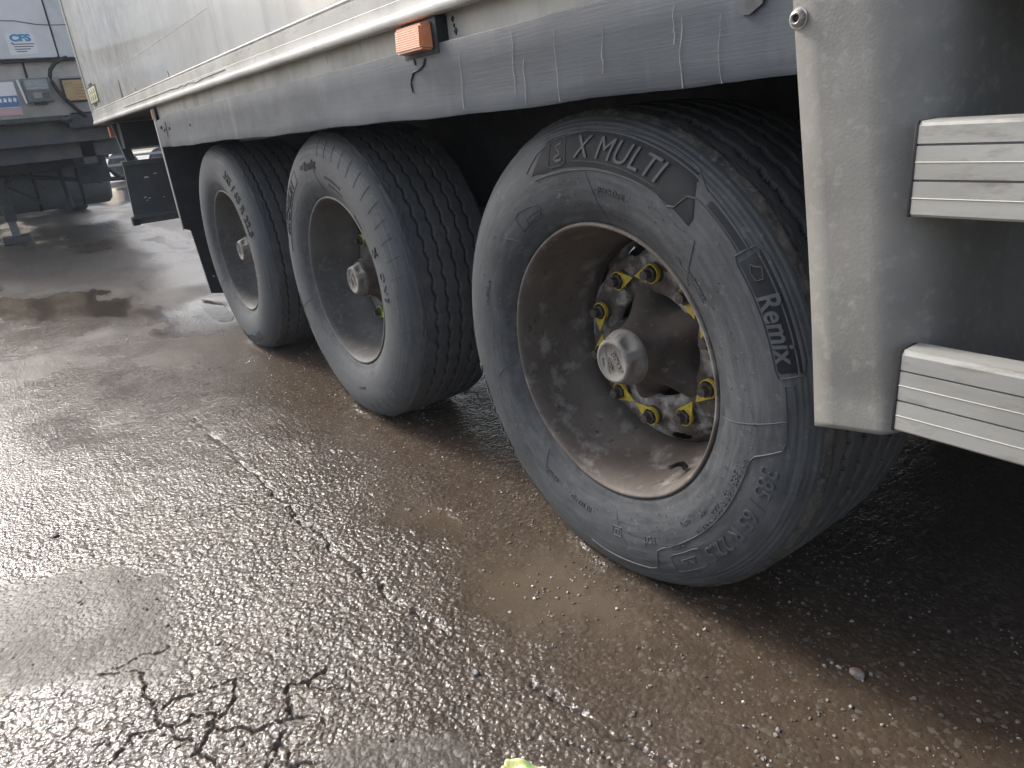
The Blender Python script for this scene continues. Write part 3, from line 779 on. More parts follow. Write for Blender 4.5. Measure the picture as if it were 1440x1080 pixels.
    MB().lathe([(.02, .262), (.23, .262), (.232, .27), (.232, .42), (.05, .425)], 72).obj('brake_drum', MT['drum'], wheel, True, local=True)
    # cast hub cap
    def flats(r, y, t):
        w = max(0.0, 1 - abs(y - .076) / .017); k = ((t - .4) % (PI / 3)) - PI / 6
        return r - w * (.0105 * max(0, 1 - (k / .36) ** 2))
    yf = (.057, .062, .050)[style]
    cp = [(.0005, .0005), (.020, .0004), (.0385, .0002), (.0400, -.0012), (.0440, -.0012), (.0475, .0012), (.0505, .0055), (.0525, .011), (.0545, .017), (.0565, .023), (.0590, .029), (.0612, .035), (.0622, .041), (.0625, .048), (.0625, .060), (.0605, .0625)]
    cp = [(r, y + .057) for r, y in cp]
    capo = MB().lathe(cp, 120, flats, cy=yf - .057).obj('hub_cap', MT['cap'], wheel, 'all', local=True)
    em = MB()
    def cap_text(body, size, u0, v0, rotd, arc=None):
        bm = text_bm(body, size, .0016, bold=.0004)
        c, s_ = math.cos(math.radians(rotd)), math.sin(math.radians(rotd))
        for v in bm.verts:
            if arc:
                a = math.radians(arc[1]) + v.co.x / arc[0]; rr = arc[0] - v.co.y; v.co = (rr * math.cos(a), yf - v.co.z * 1.2, rr * math.sin(a))
            else:
                x, z = v.co.x, v.co.y; v.co = (u0 + c * x - s_ * z, yf - v.co.z * 1.2, v0 + s_ * x + c * z)
        em.bm(bm)
    cap_text('BPW', .022, .012, .004, -62); cap_text('ECO', .013, -.008, -.004, -62); cap_text('PLUS', .0085, 0, 0, 0, (.031, 186))
    em.tube([(-.020, yf, .026), (-.015, yf, -.004), (-.008, yf, -.028)], .0011, 5)
    em.obj('cap_emblem', MT['cap'], wheel, False, local=True)
    # wheel nuts with loosening indicators
    nmb = MB(); hexp = [(.0155 / math.cos(PI / 6) * math.cos(PI / 3 * k), .0155 / math.cos(PI / 6) * math.sin(PI / 3 * k)) for k in range(6)]
    nmb.prism(hexp, 'y', .166, .186); nmb.prism([(.0225 * math.cos(2 * PI * k / 20), .0225 * math.sin(2 * PI * k / 20)) for k in range(20)], 'y', .1855, .1915)
    nmb.prism([(.0105 * math.cos(2 * PI * k / 14), .0105 * math.sin(2 * PI * k / 14)) for k in range(14)], 'y', .151, .1665)
    nut_me = None; ind_me = None
    im = MB(); n = 22; V = []; F = []
    for k in range(n):
        a = 2 * PI * k / n
        for r, y in ((.0190, .1720), (.0212, .1720), (.0215, .181), (.0190, .181)):
            V.append((r * math.cos(a), y, r * math.sin(a)))
    for k in range(n):
        for j in range(4): F.append((k * 4 + j, ((k + 1) % n) * 4 + j, ((k + 1) % n) * 4 + (j + 1) % 4, k * 4 + (j + 1) % 4))
    im.add(V, F); im.prism([(.006, .0205), (.006, -.0205), (.049, 0.0)], 'y', .1730, .1765)
    phase = (15.8, 30.0, 10.0)[style]
    pairs = {0: -1, 1: 1, 2: 1, 3: -1, 4: 1, 5: -1, 6: 1, 7: -1, 8: 1, 9: -1}   # which neighbour each pointer faces
    pairs = {0: 1, 1: -1, 2: 1, 3: -1, 4: 1, 5: -1, 6: 1, 7: -1, 8: 1, 9: -1}
    for k in range(10):
        a = math.radians(phase + 36 * k); cx, cz = NUTR * math.cos(a), NUTR * math.sin(a)
        if nut_me is None:
            o = nmb.obj('wheel_nut', MT['nut'], wheel, True, local=True); nut_me = o.data
        else:
            o = bpy.data.objects.new('wheel_nut', nut_me); COL.objects.link(o); o.parent = wheel
        o.location = (cx, 0, cz); o.rotation_euler = (0, random.uniform(0, 1), 0)
        if style == 2: continue
        if ind_me is None:
            o = im.obj('nut_indicator', MT['yellow'] if style == 0 else MT['lime'], wheel, True, local=True); ind_me = o.data
        else:
            o = bpy.data.objects.new('nut_indicator', ind_me); COL.objects.link(o); o.parent = wheel
        o.location = (cx, 0, cz)
        dirn = a + PI / 2 * pairs[k] + pairs[k] * .31 + random.uniform(-.18, .18)
        o.rotation_euler = (0, -dirn, 0)
    # valve in the barrel
    va = math.radians((-57, -62, -75)[style]); vr = .268
    MB().tube([(vr * math.cos(va), .118, vr * math.sin(va)), ((vr - .012) * math.cos(va), .114, (vr - .012) * math.sin(va)), ((vr - .016) * math.cos(va), .100, (vr - .016) * math.sin(va)), ((vr - .017) * math.cos(va), .078, (vr - .017) * math.sin(va))], [.0075, .0065, .0050, .0045], 10).obj('valve_stem', MT['black'], wheel, True, local=True)
    return wheel

w1 = build_wheel(0.0, HUBZ, 0)
w2 = build_wheel(-1.3194, HUBZ + .0095, 1)
w3 = build_wheel(-2.6388, HUBZ - .003, 2)
tag(w1, 'nearest wheel with yellow nut indicators and brown rusty rim')
tag(w2, 'middle wheel with lime nut indicators and blocky tread')
tag(w3, 'rearmost wheel beside the black mudflap')
for xw, hz in ((0, HUBZ), (-1.3194, HUBZ), (-2.6388, HUBZ)):
    MB().tube([(xw, .42, hz), (xw, 2.05, hz)], .07, 16).obj('axle', MT['chassis'], trailer, True)

def tpart(mb, name, mat, smooth=False): return mb.obj(name, mat, trailer, smooth)
XR, XF = -5.42, 8.0
# load box: walls, floor
b = MB(); b.box(XR, XF, -.045, 2.505, 1.297, 3.95, .012); tpart(b, 'box_body', MT['white'], True)
b = MB(); b.box(XR + .06, XF - .05, -.015, 2.475, 1.215, 1.2965); tpart(b, 'floor', MT['chassis'])
# bottom moulding: stepped profile with a rolled lip
pr = [(-.012, 1.302), (-.0475, 1.302), (-.0505, 1.299), (-.0505, 1.2965), (-.0470, 1.2945), (-.0470, 1.2915), (-.0520, 1.289), (-.0520, 1.256), (-.0530, 1.255), (-.0530, 1.235), (-.055, 1.231)] + [(-.0550 - .0060 * math.sin(a), 1.2175 + .0105 * math.cos(a)) for a in np.linspace(.2, PI - .1, 8)] + [(-.046, 1.206), (-.012, 1.212)]
b = MB(); b.prism(pr, 'x', XR - .004, XF); rail = tpart(b, 'bottom_moulding', MT['rail'], True)
b = MB(); b.box(XR - .012, XR + .045, -.052, -.038, 1.303, 3.95, .003); b.box(XR - .012, XR + .002, -.0505, 2.51, 1.205, 3.95, .003); tpart(b, 'corner_trim', MT['rail'], True)
# cream side frame under the moulding
b = MB(); b.box(-3.36, XF, -.016, .03, 1.10, 1.2135); tpart(b, 'side_frame', MT['cream'])
# grey plastic skirt above the wheels: slightly wavy lower edge
V = []; F = []; nx = 240; xs = np.linspace(-3.33, .505, nx)
for x in xs:
    zb = 1.000 + .004 * (x + 3.3) / 1.5 + .0022 * math.sin(x * 5.1) + .0012 * math.sin(x * 17) + .0015 * float(vnoise(np.array([x * 40.]), np.array([.5]), 3)[0])
    zt = 1.1525 - (.018 * max(0, (-3.02 - x) / .3) if x < -3.02 else 0) + .0008 * math.sin(x * 9)
    yo = -.0415 + .0018 * math.sin(x * 3.1) + (.006 * math.exp(-((x + 3.15) / .06) ** 2))
    for (y, z) in ((yo + .0055, zt), (yo + .0015, zt + .0015), (yo, zt - .0015), (yo - .001, zt - .05), (yo, zb + .03), (yo - .002, zb + .006), (yo, zb), (yo + .006, zb), (yo + .006, zb + .05), (yo + .0055, zt - .01)):
        V.append((x, y, z))
m = 10
for i in range(nx - 1):
    for k in range(m): F.append((i * m + k, i * m + (k + 1) % m, (i + 1) * m + (k + 1) % m, (i + 1) * m + k))
F.append(tuple(range(m))); F.append(tuple((nx - 1) * m + k for k in range(m))[::-1])
skirt = mesh_obj('wheel_skirt', V, F, MT['skirt'], trailer, True)
# dried drips down the skirt
def drip(mb, x, z0, z1, w, seed):
    R_ = random.Random(seed); k = 9; V = []; F = []; xx = x
    for i in range(k):
        f = i / (k - 1); z = z0 + (z1 - z0) * f; xx += R_.uniform(-.003, .003); ww = w * (1 + .9 * f * f) * R_.uniform(.7, 1.2)
        yo = -.0427 + .0018 * math.sin(xx * 3.1) - .0014
        V += [(xx - ww, yo, z), (xx + ww, yo, z)]
    for i in range(k - 1): F.append((2 * i, 2 * i + 1, 2 * i + 3, 2 * i + 2))
    mb.add(V, F)
R_ = random.Random(5); b = MB()
for x in (-.30, -.12, -.085, .0, .12, .27, .285, .355, -1.02, -2.0):
    z0 = R_.uniform(1.09, 1.148); drip(b, x, z0, max(1.012, z0 - R_.uniform(.05, .13)), R_.uniform(.0004, .0008), int(x * 1000))
tag(b.obj('dried_drips', MT['drip'], skirt), kind='stuff')
b = MB(); b.prism([(.378, 1.103), (.388, 1.093), (.401, 1.092), (.420, 1.102), (.424, 1.118), (.410, 1.122), (.395, 1.112)], 'y', -.0450, -.0430); b.obj('peeled_scrap', MT['plate'], skirt)
for x, z in ((-3.17, 1.085), (-3.05, 1.09), (-2.62, 1.09), (-3.24, 1.10)):
    b = MB(); b.lathe([(.0003, -.003), (.006, -.0028), (.009, 0), (.009, .003)], 14); o = b.obj('rivet', MT['skirt'], skirt, True, local=True); o.location = Vector((x, -.0445, z)) - ORG[skirt.name]
b = MB(); b.prism([(-3.115, 1.125), (-3.108, 1.122), (-3.125, 1.045), (-3.131, 1.047)], 'y', -.0450, -.0425); b.obj('slit', MT['dark_mark'], skirt)
# amber side marker lamp
lamp = MB().box(-.528, -.376, -.046, -.014, 1.134, 1.206, .004).obj('marker_lamp', MT['black'], trailer, True)
V = [(-.522, -.0455, 1.143), (-.392, -.0455, 1.143), (-.392, -.0455, 1.200), (-.522, -.0455, 1.200), (-.516, -.074, 1.147), (-.402, -.074, 1.147), (-.402, -.070, 1.196), (-.516, -.070, 1.196)]
bm = bmesh.new(); vs = [bm.verts.new(v) for v in V]
for f in ((0, 3, 2, 1), (4, 5, 6, 7), (0, 1, 5, 4), (1, 2, 6, 5), (2, 3, 7, 6), (3, 0, 4, 7)): bm.faces.new([vs[i] for i in f])
bmesh.ops.bevel(bm, geom=list(bm.edges), offset=.004, segments=2, affect='EDGES'); bmesh.ops.recalc_face_normals(bm, faces=list(bm.faces))
b = MB(); b.bm(bm); b.obj('lens', MT['amber'], lamp, True)
b = MB(); b.tube([(-.435, -.030, 1.140), (-.440, -.0448, 1.128), (-.448, -.0455, 1.117), (-.470, -.0455, 1.110), (-.496, -.0455, 1.107), (-.512, -.0455, 1.092), (-.515, -.0455, 1.085), (-.512, -.0455, 1.065)], [.0022, .0024, .0024, .0024, .0028, .0022, .0020, .0012], 6); b.tube([(-.486, -.030, 1.143), (-.487, -.0448, 1.132), (-.483, -.0450, 1.122)], .002, 6); b.obj('lamp_wire', MT['dark_mark'], lamp)
b = MB()
for x, z, s in ((-.352, 1.196, .006), (-.345, 1.172, .007), (-.349, 1.183, .004)): b.prism([(x - s, z), (x, z - s * 1.2), (x + s * .8, z + .001), (x + .001, z + s)], 'y', -.0180, -.0155)
b.obj('tar_spots', MT['dark_mark'], trailer)
# marks on the white wall
b = MB(); b.prism([(-4.095, 1.459), (-4.09, 1.4565), (-1.956, 1.4627), (-1.954, 1.4645)], 'y', -.0458, -.0448); b.obj('scratch', MT['grey_mark'], trailer)
for poly in ([(-4.055, 1.399), (-4.040, 1.399), (-4.03, 1.31), (-4.062, 1.297), (-4.095, 1.30)], [(-2.79, 1.330), (-2.782, 1.330), (-2.770, 1.298), (-2.778, 1.298)], [(-3.615, 1.325), (-3.605, 1.325), (-3.607, 1.30), (-3.614, 1.30)]):
    b = MB(); b.prism(poly, 'y', -.0462, -.0448); b.obj('rust_streak', MT['hub'], trailer)
b = MB(); pts = [(-4.05, 1.249), (-3.4, 1.2475), (-2.75, 1.249), (-2.64, 1.2445), (-2.56, 1.249), (-2.50, 1.243), (-2.44, 1.249), (-2.30, 1.2405), (-2.2, 1.245), (-1.87, 1.2475)]
for (x0, z0), (x1, z1) in zip(pts[:-1], pts[1:]): b.prism([(x0, z0 - .0012), (x1, z1 - .0012), (x1, z1 + .0012), (x0, z0 + .0012)], 'y', -.0553, -.0538)
b.obj('moulding_split', MT['dark_mark'], trailer)
badge = MB().box(-5.33, -4.95, -.0485, -.0440, 1.345, 1.455, .002).obj('badge', MT['badge'], trailer, True)
b = MB(); b.box(-5.335, -4.945, -.0496, -.0486, 1.449, 1.457); b.box(-5.335, -4.945, -.0496, -.0486, 1.343, 1.351); b.box(-4.965, -4.945, -.0497, -.0487, 1.343, 1.457)
for k in range(3):
    for z0 in (1.365, 1.405):
        x = -5.28 + k * .10; b.prism([(x, z0), (x + .02, z0), (x + .07, z0 + .016), (x + .02, z0 + .032), (x, z0 + .032), (x + .045, z0 + .016)], 'y', -.0496, -.0486)
b.box(-5.22, -5.10, -.048, -.044, 1.457, 1.475); b.box(-5.22, -5.10, -.048, -.044, 1.325, 1.343)
b.obj('badge_print', MT['dark_mark'], badge)

# grey plastic fender in front of the nearest wheel: flat strip, rounded fold, wall going in
cs = [(0.0, -.030)]
sec = [(0, -.036), (.03, -.0362), (.06, -.0365), (.085, -.0365), (.094, -.0358), (.106, -.0325), (.118, -.027), (.130, -.0185), (.141, -.008), (.150, .005), (.157, .021), (.162, .040), (.166, .068), (.170, .11), (.174, .16), (.178, .22), (.182, .28), (.186, .34), (.189, .40), (.192, .46), (.195, .52)]
V = []; F = []; zs = np.r_[np.linspace(.540, .60, 8), np.linspace(.62, 1.32, 36)]
ns = len(sec)
for z in zs:
    xl = .5275 - (z - .545) * .122 + .006 * math.sin((z - .55) * 4)
    dz = (z - .54)
    for k, (u, y) in enumerate(sec):
        f = k / (ns - 1)
        xx = xl + u * (1 + .02 * dz) if k < 5 else xl + u * (1 + .02 * dz) - .0 + (k >= 5) * (.06 * (z - .85)) * min(1, (u - .096) / .05)
        # the bottom corner of the wall rises away from the strip
        z_ = z + (max(0, .60 - z) / .06) * (.016 * min(1, u / .10) + (max(0, y - .05) ** 2) * .16 + .010 * min(1, max(0, (u - .10) / .05)))
        yb = .0045 * math.exp(-((z - .60) / .03) ** 2) * math.exp(-((u - .07) / .02) ** 2) + .0015 * math.sin(z * 11 + u * 20)
        V.append((xx, y + yb - .010, z_))
nz = len(zs)
for i in range(nz - 1):
    for k in range(ns - 1): F.append((i * ns + k, i * ns + k + 1, (i + 1) * ns + k + 1, (i + 1) * ns + k))
fender = mesh_obj('fender', V, F, MT['fender'], trailer, 'all')
so = fender.modifiers.new('thick', 'SOLIDIFY'); so.thickness = .005; so.offset = -1
b = MB(); b.lathe([(.0003, -.0015), (.0045, -.0015), (.0046, -.0055), (.0060, -.0068), (.0085, -.0055), (.0102, -.002), (.0105, 0), (.0125, .0002), (.0126, .002)], 24); o = b.obj('bolt', MT['steel'], fender, True, local=True); o.location = Vector((.474, -.048, 1.077)) - ORG[fender.name]
b = MB(); b.lathe([(.0003, -.002), (.0046, -.002)], 6); o = b.obj('bolt_socket', MT['dark_mark'], fender, False, local=True); o.location = Vector((.474, -.0482, 1.077)) - ORG[fender.name]

# aluminium side guard rails with grooved faces and dark end caps
def guard(z0, h, x0, name_lab):
    yf, yb = -.060, -.018
    prf = [(yf, z0 + .003), (yf + .003, z0)]; prf += [(yb, z0), (yb, z0 + h), (yf + .005, z0 + h), (yf + .0015, z0 + h - .0015), (yf, z0 + h - .005)]
    for fr, dp, hw in ((.76, .0022, .0014), (.58, -.0007, .0009), (.39, .0022, .0014), (.20, -.0007, .0009)):
        zc = z0 + h * fr
        if dp > 0: prf += [(yf, zc + hw), (yf + dp, zc + hw * .8), (yf + dp, zc - hw * .8), (yf, zc - hw)]
        else: prf += [(yf, zc + hw), (yf + dp, zc), (yf, zc - hw)]
    b = MB(); b.prism(prf, 'x', x0 + .004, 4.6); o = b.obj('side_guard_rail', MT['alu'], trailer)
    tag(o, name_lab)
    b = MB(); b.box(x0, x0 + .0045, yf - .0008, yb + .001, z0 - .0006, z0 + h + .0006, .0015); b.obj('end_cap', MT['black'], o, True)
    b = MB()
    for fr in (.76, .39): b.box(x0 + .0045, 4.599, yf + .0016, yf + .0026, z0 + h * fr - .0011, z0 + h * fr + .0011)
    b.obj('groove', MT['groove'], o)
guard(.8465, .1045, .633, 'upper grooved aluminium side guard rail')
guard(.5745, .1085, .641, 'lower grooved aluminium side guard rail')
b = MB(); b.box(1.75, 1.80, -.018, .02, .50, 1.22); b.box(3.6, 3.65, -.018, .02, .50, 1.22); tpart(b, 'guard_bracket', MT['chassis_grey'])

# rear mudguard wall and brush-edged flap behind the last wheel
b = MB(); b.prism([(-.032, 1.16), (-.035, .56), (.0, .545), (.38, .53), (.38, 1.16)], 'x', -3.395, -3.37); tpart(b, 'mudguard_wall', MT['flap'])
b = MB(); b.box(-3.40, -3.366, -.0385, -.0345, .552, 1.19, .001); b.box(-3.41, -3.355, -.036, -.030, 1.02, 1.20, .001); tpart(b, 'edge_bracket', MT['edge'], True)
b = MB(); b.box(-3.402, -3.38, -.042, -.036, 1.145, 1.195, .002); b.obj('red_marker', MT['orange_refl'], trailer, True)
V = []; F = []; n = 60
edge = []
for i in range(n + 1):
    z = .62 - i * (.62 - .175) / n; edge.append((-.010 + .028 * (i / n) + (.0045 if i % 2 else 0), z))
poly = edge + [(.12, .155), (.24, .165), (.38, .15), (.38, .62)]
b = MB(); b.prism(poly, 'x', -3.368, -3.352); tpart(b, 'mudflap', MT['flap'])
b = MB(); b.tube([(-3.375, .012, .262), (-3.360, .035, .272), (-3.352, .06, .270)], .004, 6); tpart(b, 'flap_tie', MT['cream'])
# tail lift plate folded under the rear
pl = MB(); pl.prism([(.03, .915), (.025, .902), (.0, .50), (.0, .462), (2.3, .462), (2.3, .915)], 'x', -5.225, -5.20); plate = tpart(pl, 'tail_lift_plate', MT['plate'])
b = MB(); b.box(-5.235, -5.185, .02, 2.31, .895, .93, .004); b.box(-5.24, -5.18, -.005, 2.31, .505, .535, .004); b.obj('plate_fold', MT['plate'], plate, True)
b = MB()
for y, z, s in ((.16, .80, .012), (.115, .655, .007), (.145, .645, .006), (.125, .632, .005), (.25, .64, .005), (.23, .82, .008)): b.prism([(y - s * 1.6, z - s * .5), (y + s * 1.6, z - s * .4), (y + s, z + s * .6), (y - s, z + s * .4)], 'x', -5.198, -5.1965)
b.obj('chip', MT['paper'], plate)
b = MB(); b.tube([(-5.21, -.02, .49), (-5.21, .03, .49)], .035, 14); b.obj('roller', MT['black'], plate, True)
b = MB(); b.prism([(.03, 1.2), (.10, 1.2), (.13, .90), (.07, .90)], 'x', -5.30, -5.24); tpart(b, 'lift_arm', MT['chassis_grey'])
b = MB(); b.box(-5.38, -5.32, .018, .055, 1.11, 1.185, .003); tpart(b, 'rear_reflector', MT['orange_refl'], True)
b = MB(); b.box(-5.36, -5.1, .06, 2.4, 1.02, 1.20); tpart(b, 'rear_crossmember', MT['chassis'])
b = MB(); b.box(-5.30, 7.5, .72, .84, .88, 1.214); tpart(b, 'chassis_beam', MT['chassis']); b = MB(); b.box(-5.30, 7.5, 1.62, 1.74, .88, 1.214); tpart(b, 'chassis_beam', MT['chassis'])
b = MB(); b.box(-3.4, 4.6, 2.49, 2.502, .30, 1.214); tpart(b, 'far_side_light_block', MT['skirt'])  # unseen panel added to keep light from coming in under the trailer
b = MB(); b.box(-3.36, .62, .50, .512, .70, 1.214); tpart(b, 'arch_dark_sheet', MT['flap'])  # black sheet added to shut out the brightness between the wheels
for xw in (-.35, -1.67, -2.99):
    b = MB(); b.lathe([(.01, -.16), (.12, -.15), (.13, -.06), (.11, 0), (.13, .06), (.12, .15), (.01, .16)], 24)
    b.v = [(v[0], v[2], v[1]) for v in b.v]; o = b.obj('air_bellows', MT['black'], trailer, True, local=True); o.location = Vector((xw, .66, .75)) - ORG[trailer.name]
    b = MB(); b.prism([(xw + .10, .60), (xw + .75, .86), (xw + .75, .95), (xw + .05, .66)], 'y', .54, .61); tpart(b, 'trailing_arm', MT['chassis'])
for xw in (0, -1.3194, -2.6388):
    b = MB(); prof = [(.30, 2.45), (.33, 2.47), (.40, 2.485), (.47, 2.47), (.50, 2.43), (.506, 2.30), (.50, 2.15), (.47, 2.11), (.40, 2.10), (.30, 2.13), (.20, 2.2), (.05, 2.2)]
    b.lathe(prof, 60); o = b.obj('far_side_tyre', MT['tyre_tread'], trailer, True, local=True); o.location = Vector((xw, 0, .503)) - ORG[trailer.name]

# ------------------------------------------------------------------ refrigerated trailer parked behind
FX = -9.0
bt = tag(empty('parked_trailer', (FX - 4.5, -.55, 0)), 'white refrigerated trailer parked facing the camera at the far left', 'trailer')
def bpart(mb, name, mat, smooth=False): return mb.obj(name, mat, bt, smooth)
b = MB(); b.box(-22.0, FX - .42, -1.85, .75, 1.42, 4.0, .02); bpart(b, 'box_body', MT['fridge'], True)
# fridge unit: centre panel and side panel with an open seam between them
b = MB(); b.box(FX - .40, FX - .004, -1.60, .262, 2.055, 3.9, .02); unit = bpart(b, 'fridge_panel', MT['fridge'], True)
b = MB(); b.box(FX - .40, FX + .0, .276, .640, 2.050, 3.9, .02); bpart(b, 'fridge_side_panel', MT['fridge_side'], True)
b = MB(); b.box(FX - .36, FX - .03, -1.58, .63, 2.045, 3.85); bpart(b, 'fridge_core', MT['black'])
b = MB(); b.tube([(FX - .002, -1.2, 2.42), (FX - .002, -.183, 2.434), (FX - .002, -.053, 2.429), (FX - .002, .137, 2.391), (FX - .002, .258, 2.383)], .0055, 6); b.tube([(FX + .001, .28, 2.381), (FX + .001, .62, 2.386)], .0055, 6); b.obj('panel_seam', MT['panel_grey'], unit)
st = MB().box(FX - .004, FX - .0005, -.185, .085, 2.095, 2.305).obj('company_sticker', MT['paper'], unit)
def xtext(body, size, y, z, mat, parent, name, x=FX + .0005, bold=0.0, shear=0.0, wide=1.0):
    bm = text_bm(body, size, .0008, bold=bold, shear=shear)
    for v in bm.verts: v.co = (x + v.co.z, y + v.co.x * wide, z + v.co.y)
    mb = MB(); mb.bm(bm); return mb.obj(name, mat, parent)
tag(xtext('CFS', .092, -.050, 2.258, MT['blue'], unit, 'sticker_lettering', bold=.0050, wide=1.3), kind='stuff')
b = MB()
for y0, y1, z in ((-.14, .07, 2.195), (-.13, .055, 2.170), (-.13, .02, 2.145), (-.12, -.02, 2.122)): b.box(FX - .0004, FX + .0004, y0, y1, z, z + .009)
b.box(FX - .0004, FX + .0004, -.15, -.125, 2.205, 2.216)
tag(b.obj('sticker_lines', MT['ink'], unit), kind='stuff')
# recessed bulkhead under the unit
b = MB(); b.box(FX - .40, FX - .10, -1.85, .75, 1.86, 2.05); bpart(b, 'upper_bulkhead', MT['bulk_up'])
bl = bpart(MB().box(FX - .40, FX - .02, -1.85, .75, 1.45, 1.858, .006), 'lower_bulkhead', MT['bulk'], True)
b = MB(); b.box(FX - .12, FX - .03, -1.5, .60, 2.022, 2.044); b.tube([(FX - .06, -.092, 2.03), (FX - .06, -.097, 1.84)], .012, 8); bpart(b, 'drain_pipe', MT['black'])
cb = bpart(MB().box(FX - .025, FX + .04, -.165, .092, 1.605, 1.852, .008), 'controller_box', MT['panel_grey'], True)
b = MB(); b.box(FX + .0405, FX + .0425, -.145, .072, 1.735, 1.835); b.obj('lid_window', MT['window'], cb)
b = MB(); b.box(FX + .0405, FX + .0425, -.095, -.015, 1.645, 1.705); b.obj('display', MT['screen'], cb)
for k in range(6):
    b = MB(); b.box(FX + .0405, FX + .044, .0 + .022 * (k % 3), .015 + .022 * (k % 3), 1.645 + .03 * (k // 3), 1.662 + .03 * (k // 3)); b.obj('button', MT['chassis_grey'], cb)
for k in range(4):
    b = MB(); b.tube([(FX + .01, -.10 + .035 * k, 1.606), (FX + .01, -.10 + .035 * k, 1.575)], .010, 8); b.obj('cable_gland', MT['black'], cb, True)
b = MB(); b.tube([(FX + .02, -.205, 1.845), (FX + .025, -.20, 1.78), (FX + .02, -.19, 1.69), (FX + .02, -.18, 1.60)], .012, 8); b.obj('latch_strap', MT['paper'], cb, True)
pb = bpart(MB().box(FX - .025, FX + .005, .200, .560, 1.580, 1.835, .004), 'placard_frame', MT['black'], True)
MB().box(FX + .005, FX + .009, .222, .545, 1.600, 1.815).obj('placard', MT['tan'], pb)
tag(xtext('ATP', .045, .275, 1.775, MT['ochre'], pb, 'placard_lettering', FX + .0095), kind='stuff')
b = MB()
for k in range(5): b.box(FX + .0088, FX + .0096, .34 - .03 * (k % 2), .50, 1.63 + .032 * k, 1.636 + .032 * k)
tag(b.obj('placard_lines', MT['ochre'], pb), kind='stuff')
lb = bpart(MB().box(FX - .022, FX - .012, -.56, -.245, 1.49, 1.83), 'warning_label', MT['paper'])
b = MB(); b.box(FX - .0118, FX - .010, -.56, -.246, 1.575, 1.690); b.obj('blue_field', MT['blue2'], lb); b = MB(); b.box(FX - .0118, FX - .010, -.56, -.246, 1.492, 1.570); b.obj('pink_field', MT['pink'], lb)
b = MB()
for k in range(6): b.prism([(-.53 + .046 * k, 1.63), (-.50 + .046 * k, 1.625), (-.495 + .046 * k, 1.66), (-.52 + .046 * k, 1.672)], 'x', FX - .0099, FX - .0085)
tag(b.obj('label_pictures', MT['paper'], lb), kind='stuff')
b = MB(); b.tube([(FX + .0, .34, 2.05), (FX + .03, .279, 2.03), (FX + .05, .20, 1.99), (FX + .06, .137, 1.923), (FX + .06, .115, 1.86), (FX + .055, .119, 1.80), (FX + .06, .145, 1.72), (FX + .05, .19, 1.63), (FX + .03, .287, 1.50), (FX - .05, .38, 1.40)], .021, 10); bpart(b, 'power_cable', MT['black'], True)
b = MB(); b.box(FX - .45, FX - .01, -1.8, .15, 1.40, 1.448, .01); b.tube([(FX, .10, 1.42), (FX, .16, 1.40), (FX, .2, 1.42)], .03, 8); bpart(b, 'bumper_bar', MT['chassis_grey'], True)
b = MB(); b.box(FX - .5, FX - .02, .16, .74, 1.30, 1.52, .05); bpart(b, 'air_hose_bundle', MT['chassis_grey'], True)
b = MB(); b.box(-21.5, FX - .2, -1.35, .62, 1.16, 1.40); b.box(-21.5, -9.4, -1.3, -1.15, .9, 1.2); b.box(-21.5, -9.4, .25, .40, .9, 1.2); b.box(-12.2, -9.4, -1.3, .72, .98, 1.17); bpart(b, 'chassis', MT['chassis_hazed'])
for y in (-.655, .95 - 1.4 - .9):
    lg = MB().box(-10.73, -10.57, y - .065, y + .065, .28, 1.18, .01).obj('landing_leg', MT['chassis_grey'], bt, True)
    MB().box(-10.70, -10.60, y - .048, y + .048, .06, .30, .006).obj('inner_leg', MT['tank'], lg, True)
    MB().box(-10.82, -10.46, y - .17, y + .15, .0, .085, .012).obj('foot', MT['chassis_grey'], lg, True)
b = MB(); b.tube([(-10.6, -.60, .72), (-10.9, -.30, .93), (-11.1, -.05, 1.12)], .03, 8); b.tube([(-10.55, -1.3, 1.06), (-10.55, -.45, 1.20), (-10.6, .06, 1.36)], .035, 8); bpart(b, 'leg_brace', MT['chassis_grey'], True)
V = []; b = MB(); b.lathe([(.02, -1.9), (.30, -1.9), (.345, -1.86), (.35, -1.8), (.35, .74), (.345, .80), (.30, .845), (.02, .85)], 40); tk = b.obj('fuel_tank', MT['tank'], bt, True, local=True); tk.location = Vector((-12.6, 0, .60)) - ORG[bt.name]
for y in (-.18, .42):
    b = MB(); b.lathe([(.352, y - .02), (.359, y - .02), (.359, y + .02), (.352, y + .02)], 40); b.obj('strap', MT['chassis'], tk, True, local=True)
b = MB(); b.tube([(-12.4, .72, .93), (-12.4, 1.06, .58)], .03, 8); b.tube([(-12.4, .80, .60), (-12.4, 1.4, .585)], .035, 8); b.tube([(-12.4, .70, .88), (-12.4, .9, .60)], .022, 8); bpart(b, 'side_guard_stay', MT['chassis'], True)
for (p0, p1, r_) in (((-11.2, -1.3, 1.0), (-11.2, .6, .62), .03), ((-11.6, -.9, .95), (-11.5, -.2, .42), .028), ((-11.4, .1, 1.1), (-11.4, .15, .3), .03), ((-12.0, .3, 1.05), (-12.1, .9, .98), .05)):
    b = MB(); b.tube([p0, p1], r_, 8); bpart(b, 'chassis_strut', MT['chassis_grey'], True)
b = MB(); b.tube([(-11.9, -1.2, .98), (-11.9, .45, .98)], .11, 18); bpart(b, 'air_tank', MT['tank'], True)
b = MB(); b.tube([(FX - .1, -.9, 1.40), (-9.5, -.5, 1.24), (-10.0, -.2, 1.2), (-10.6, .2, 1.1), (-11.5, .3, 1.0)], .02, 8); bpart(b, 'air_hose', MT['black'], True)
b = MB(); b.box(-11.35, -10.95, .30, .70, .62, .98, .02); bpart(b, 'battery_box', MT['chassis_grey'], True)
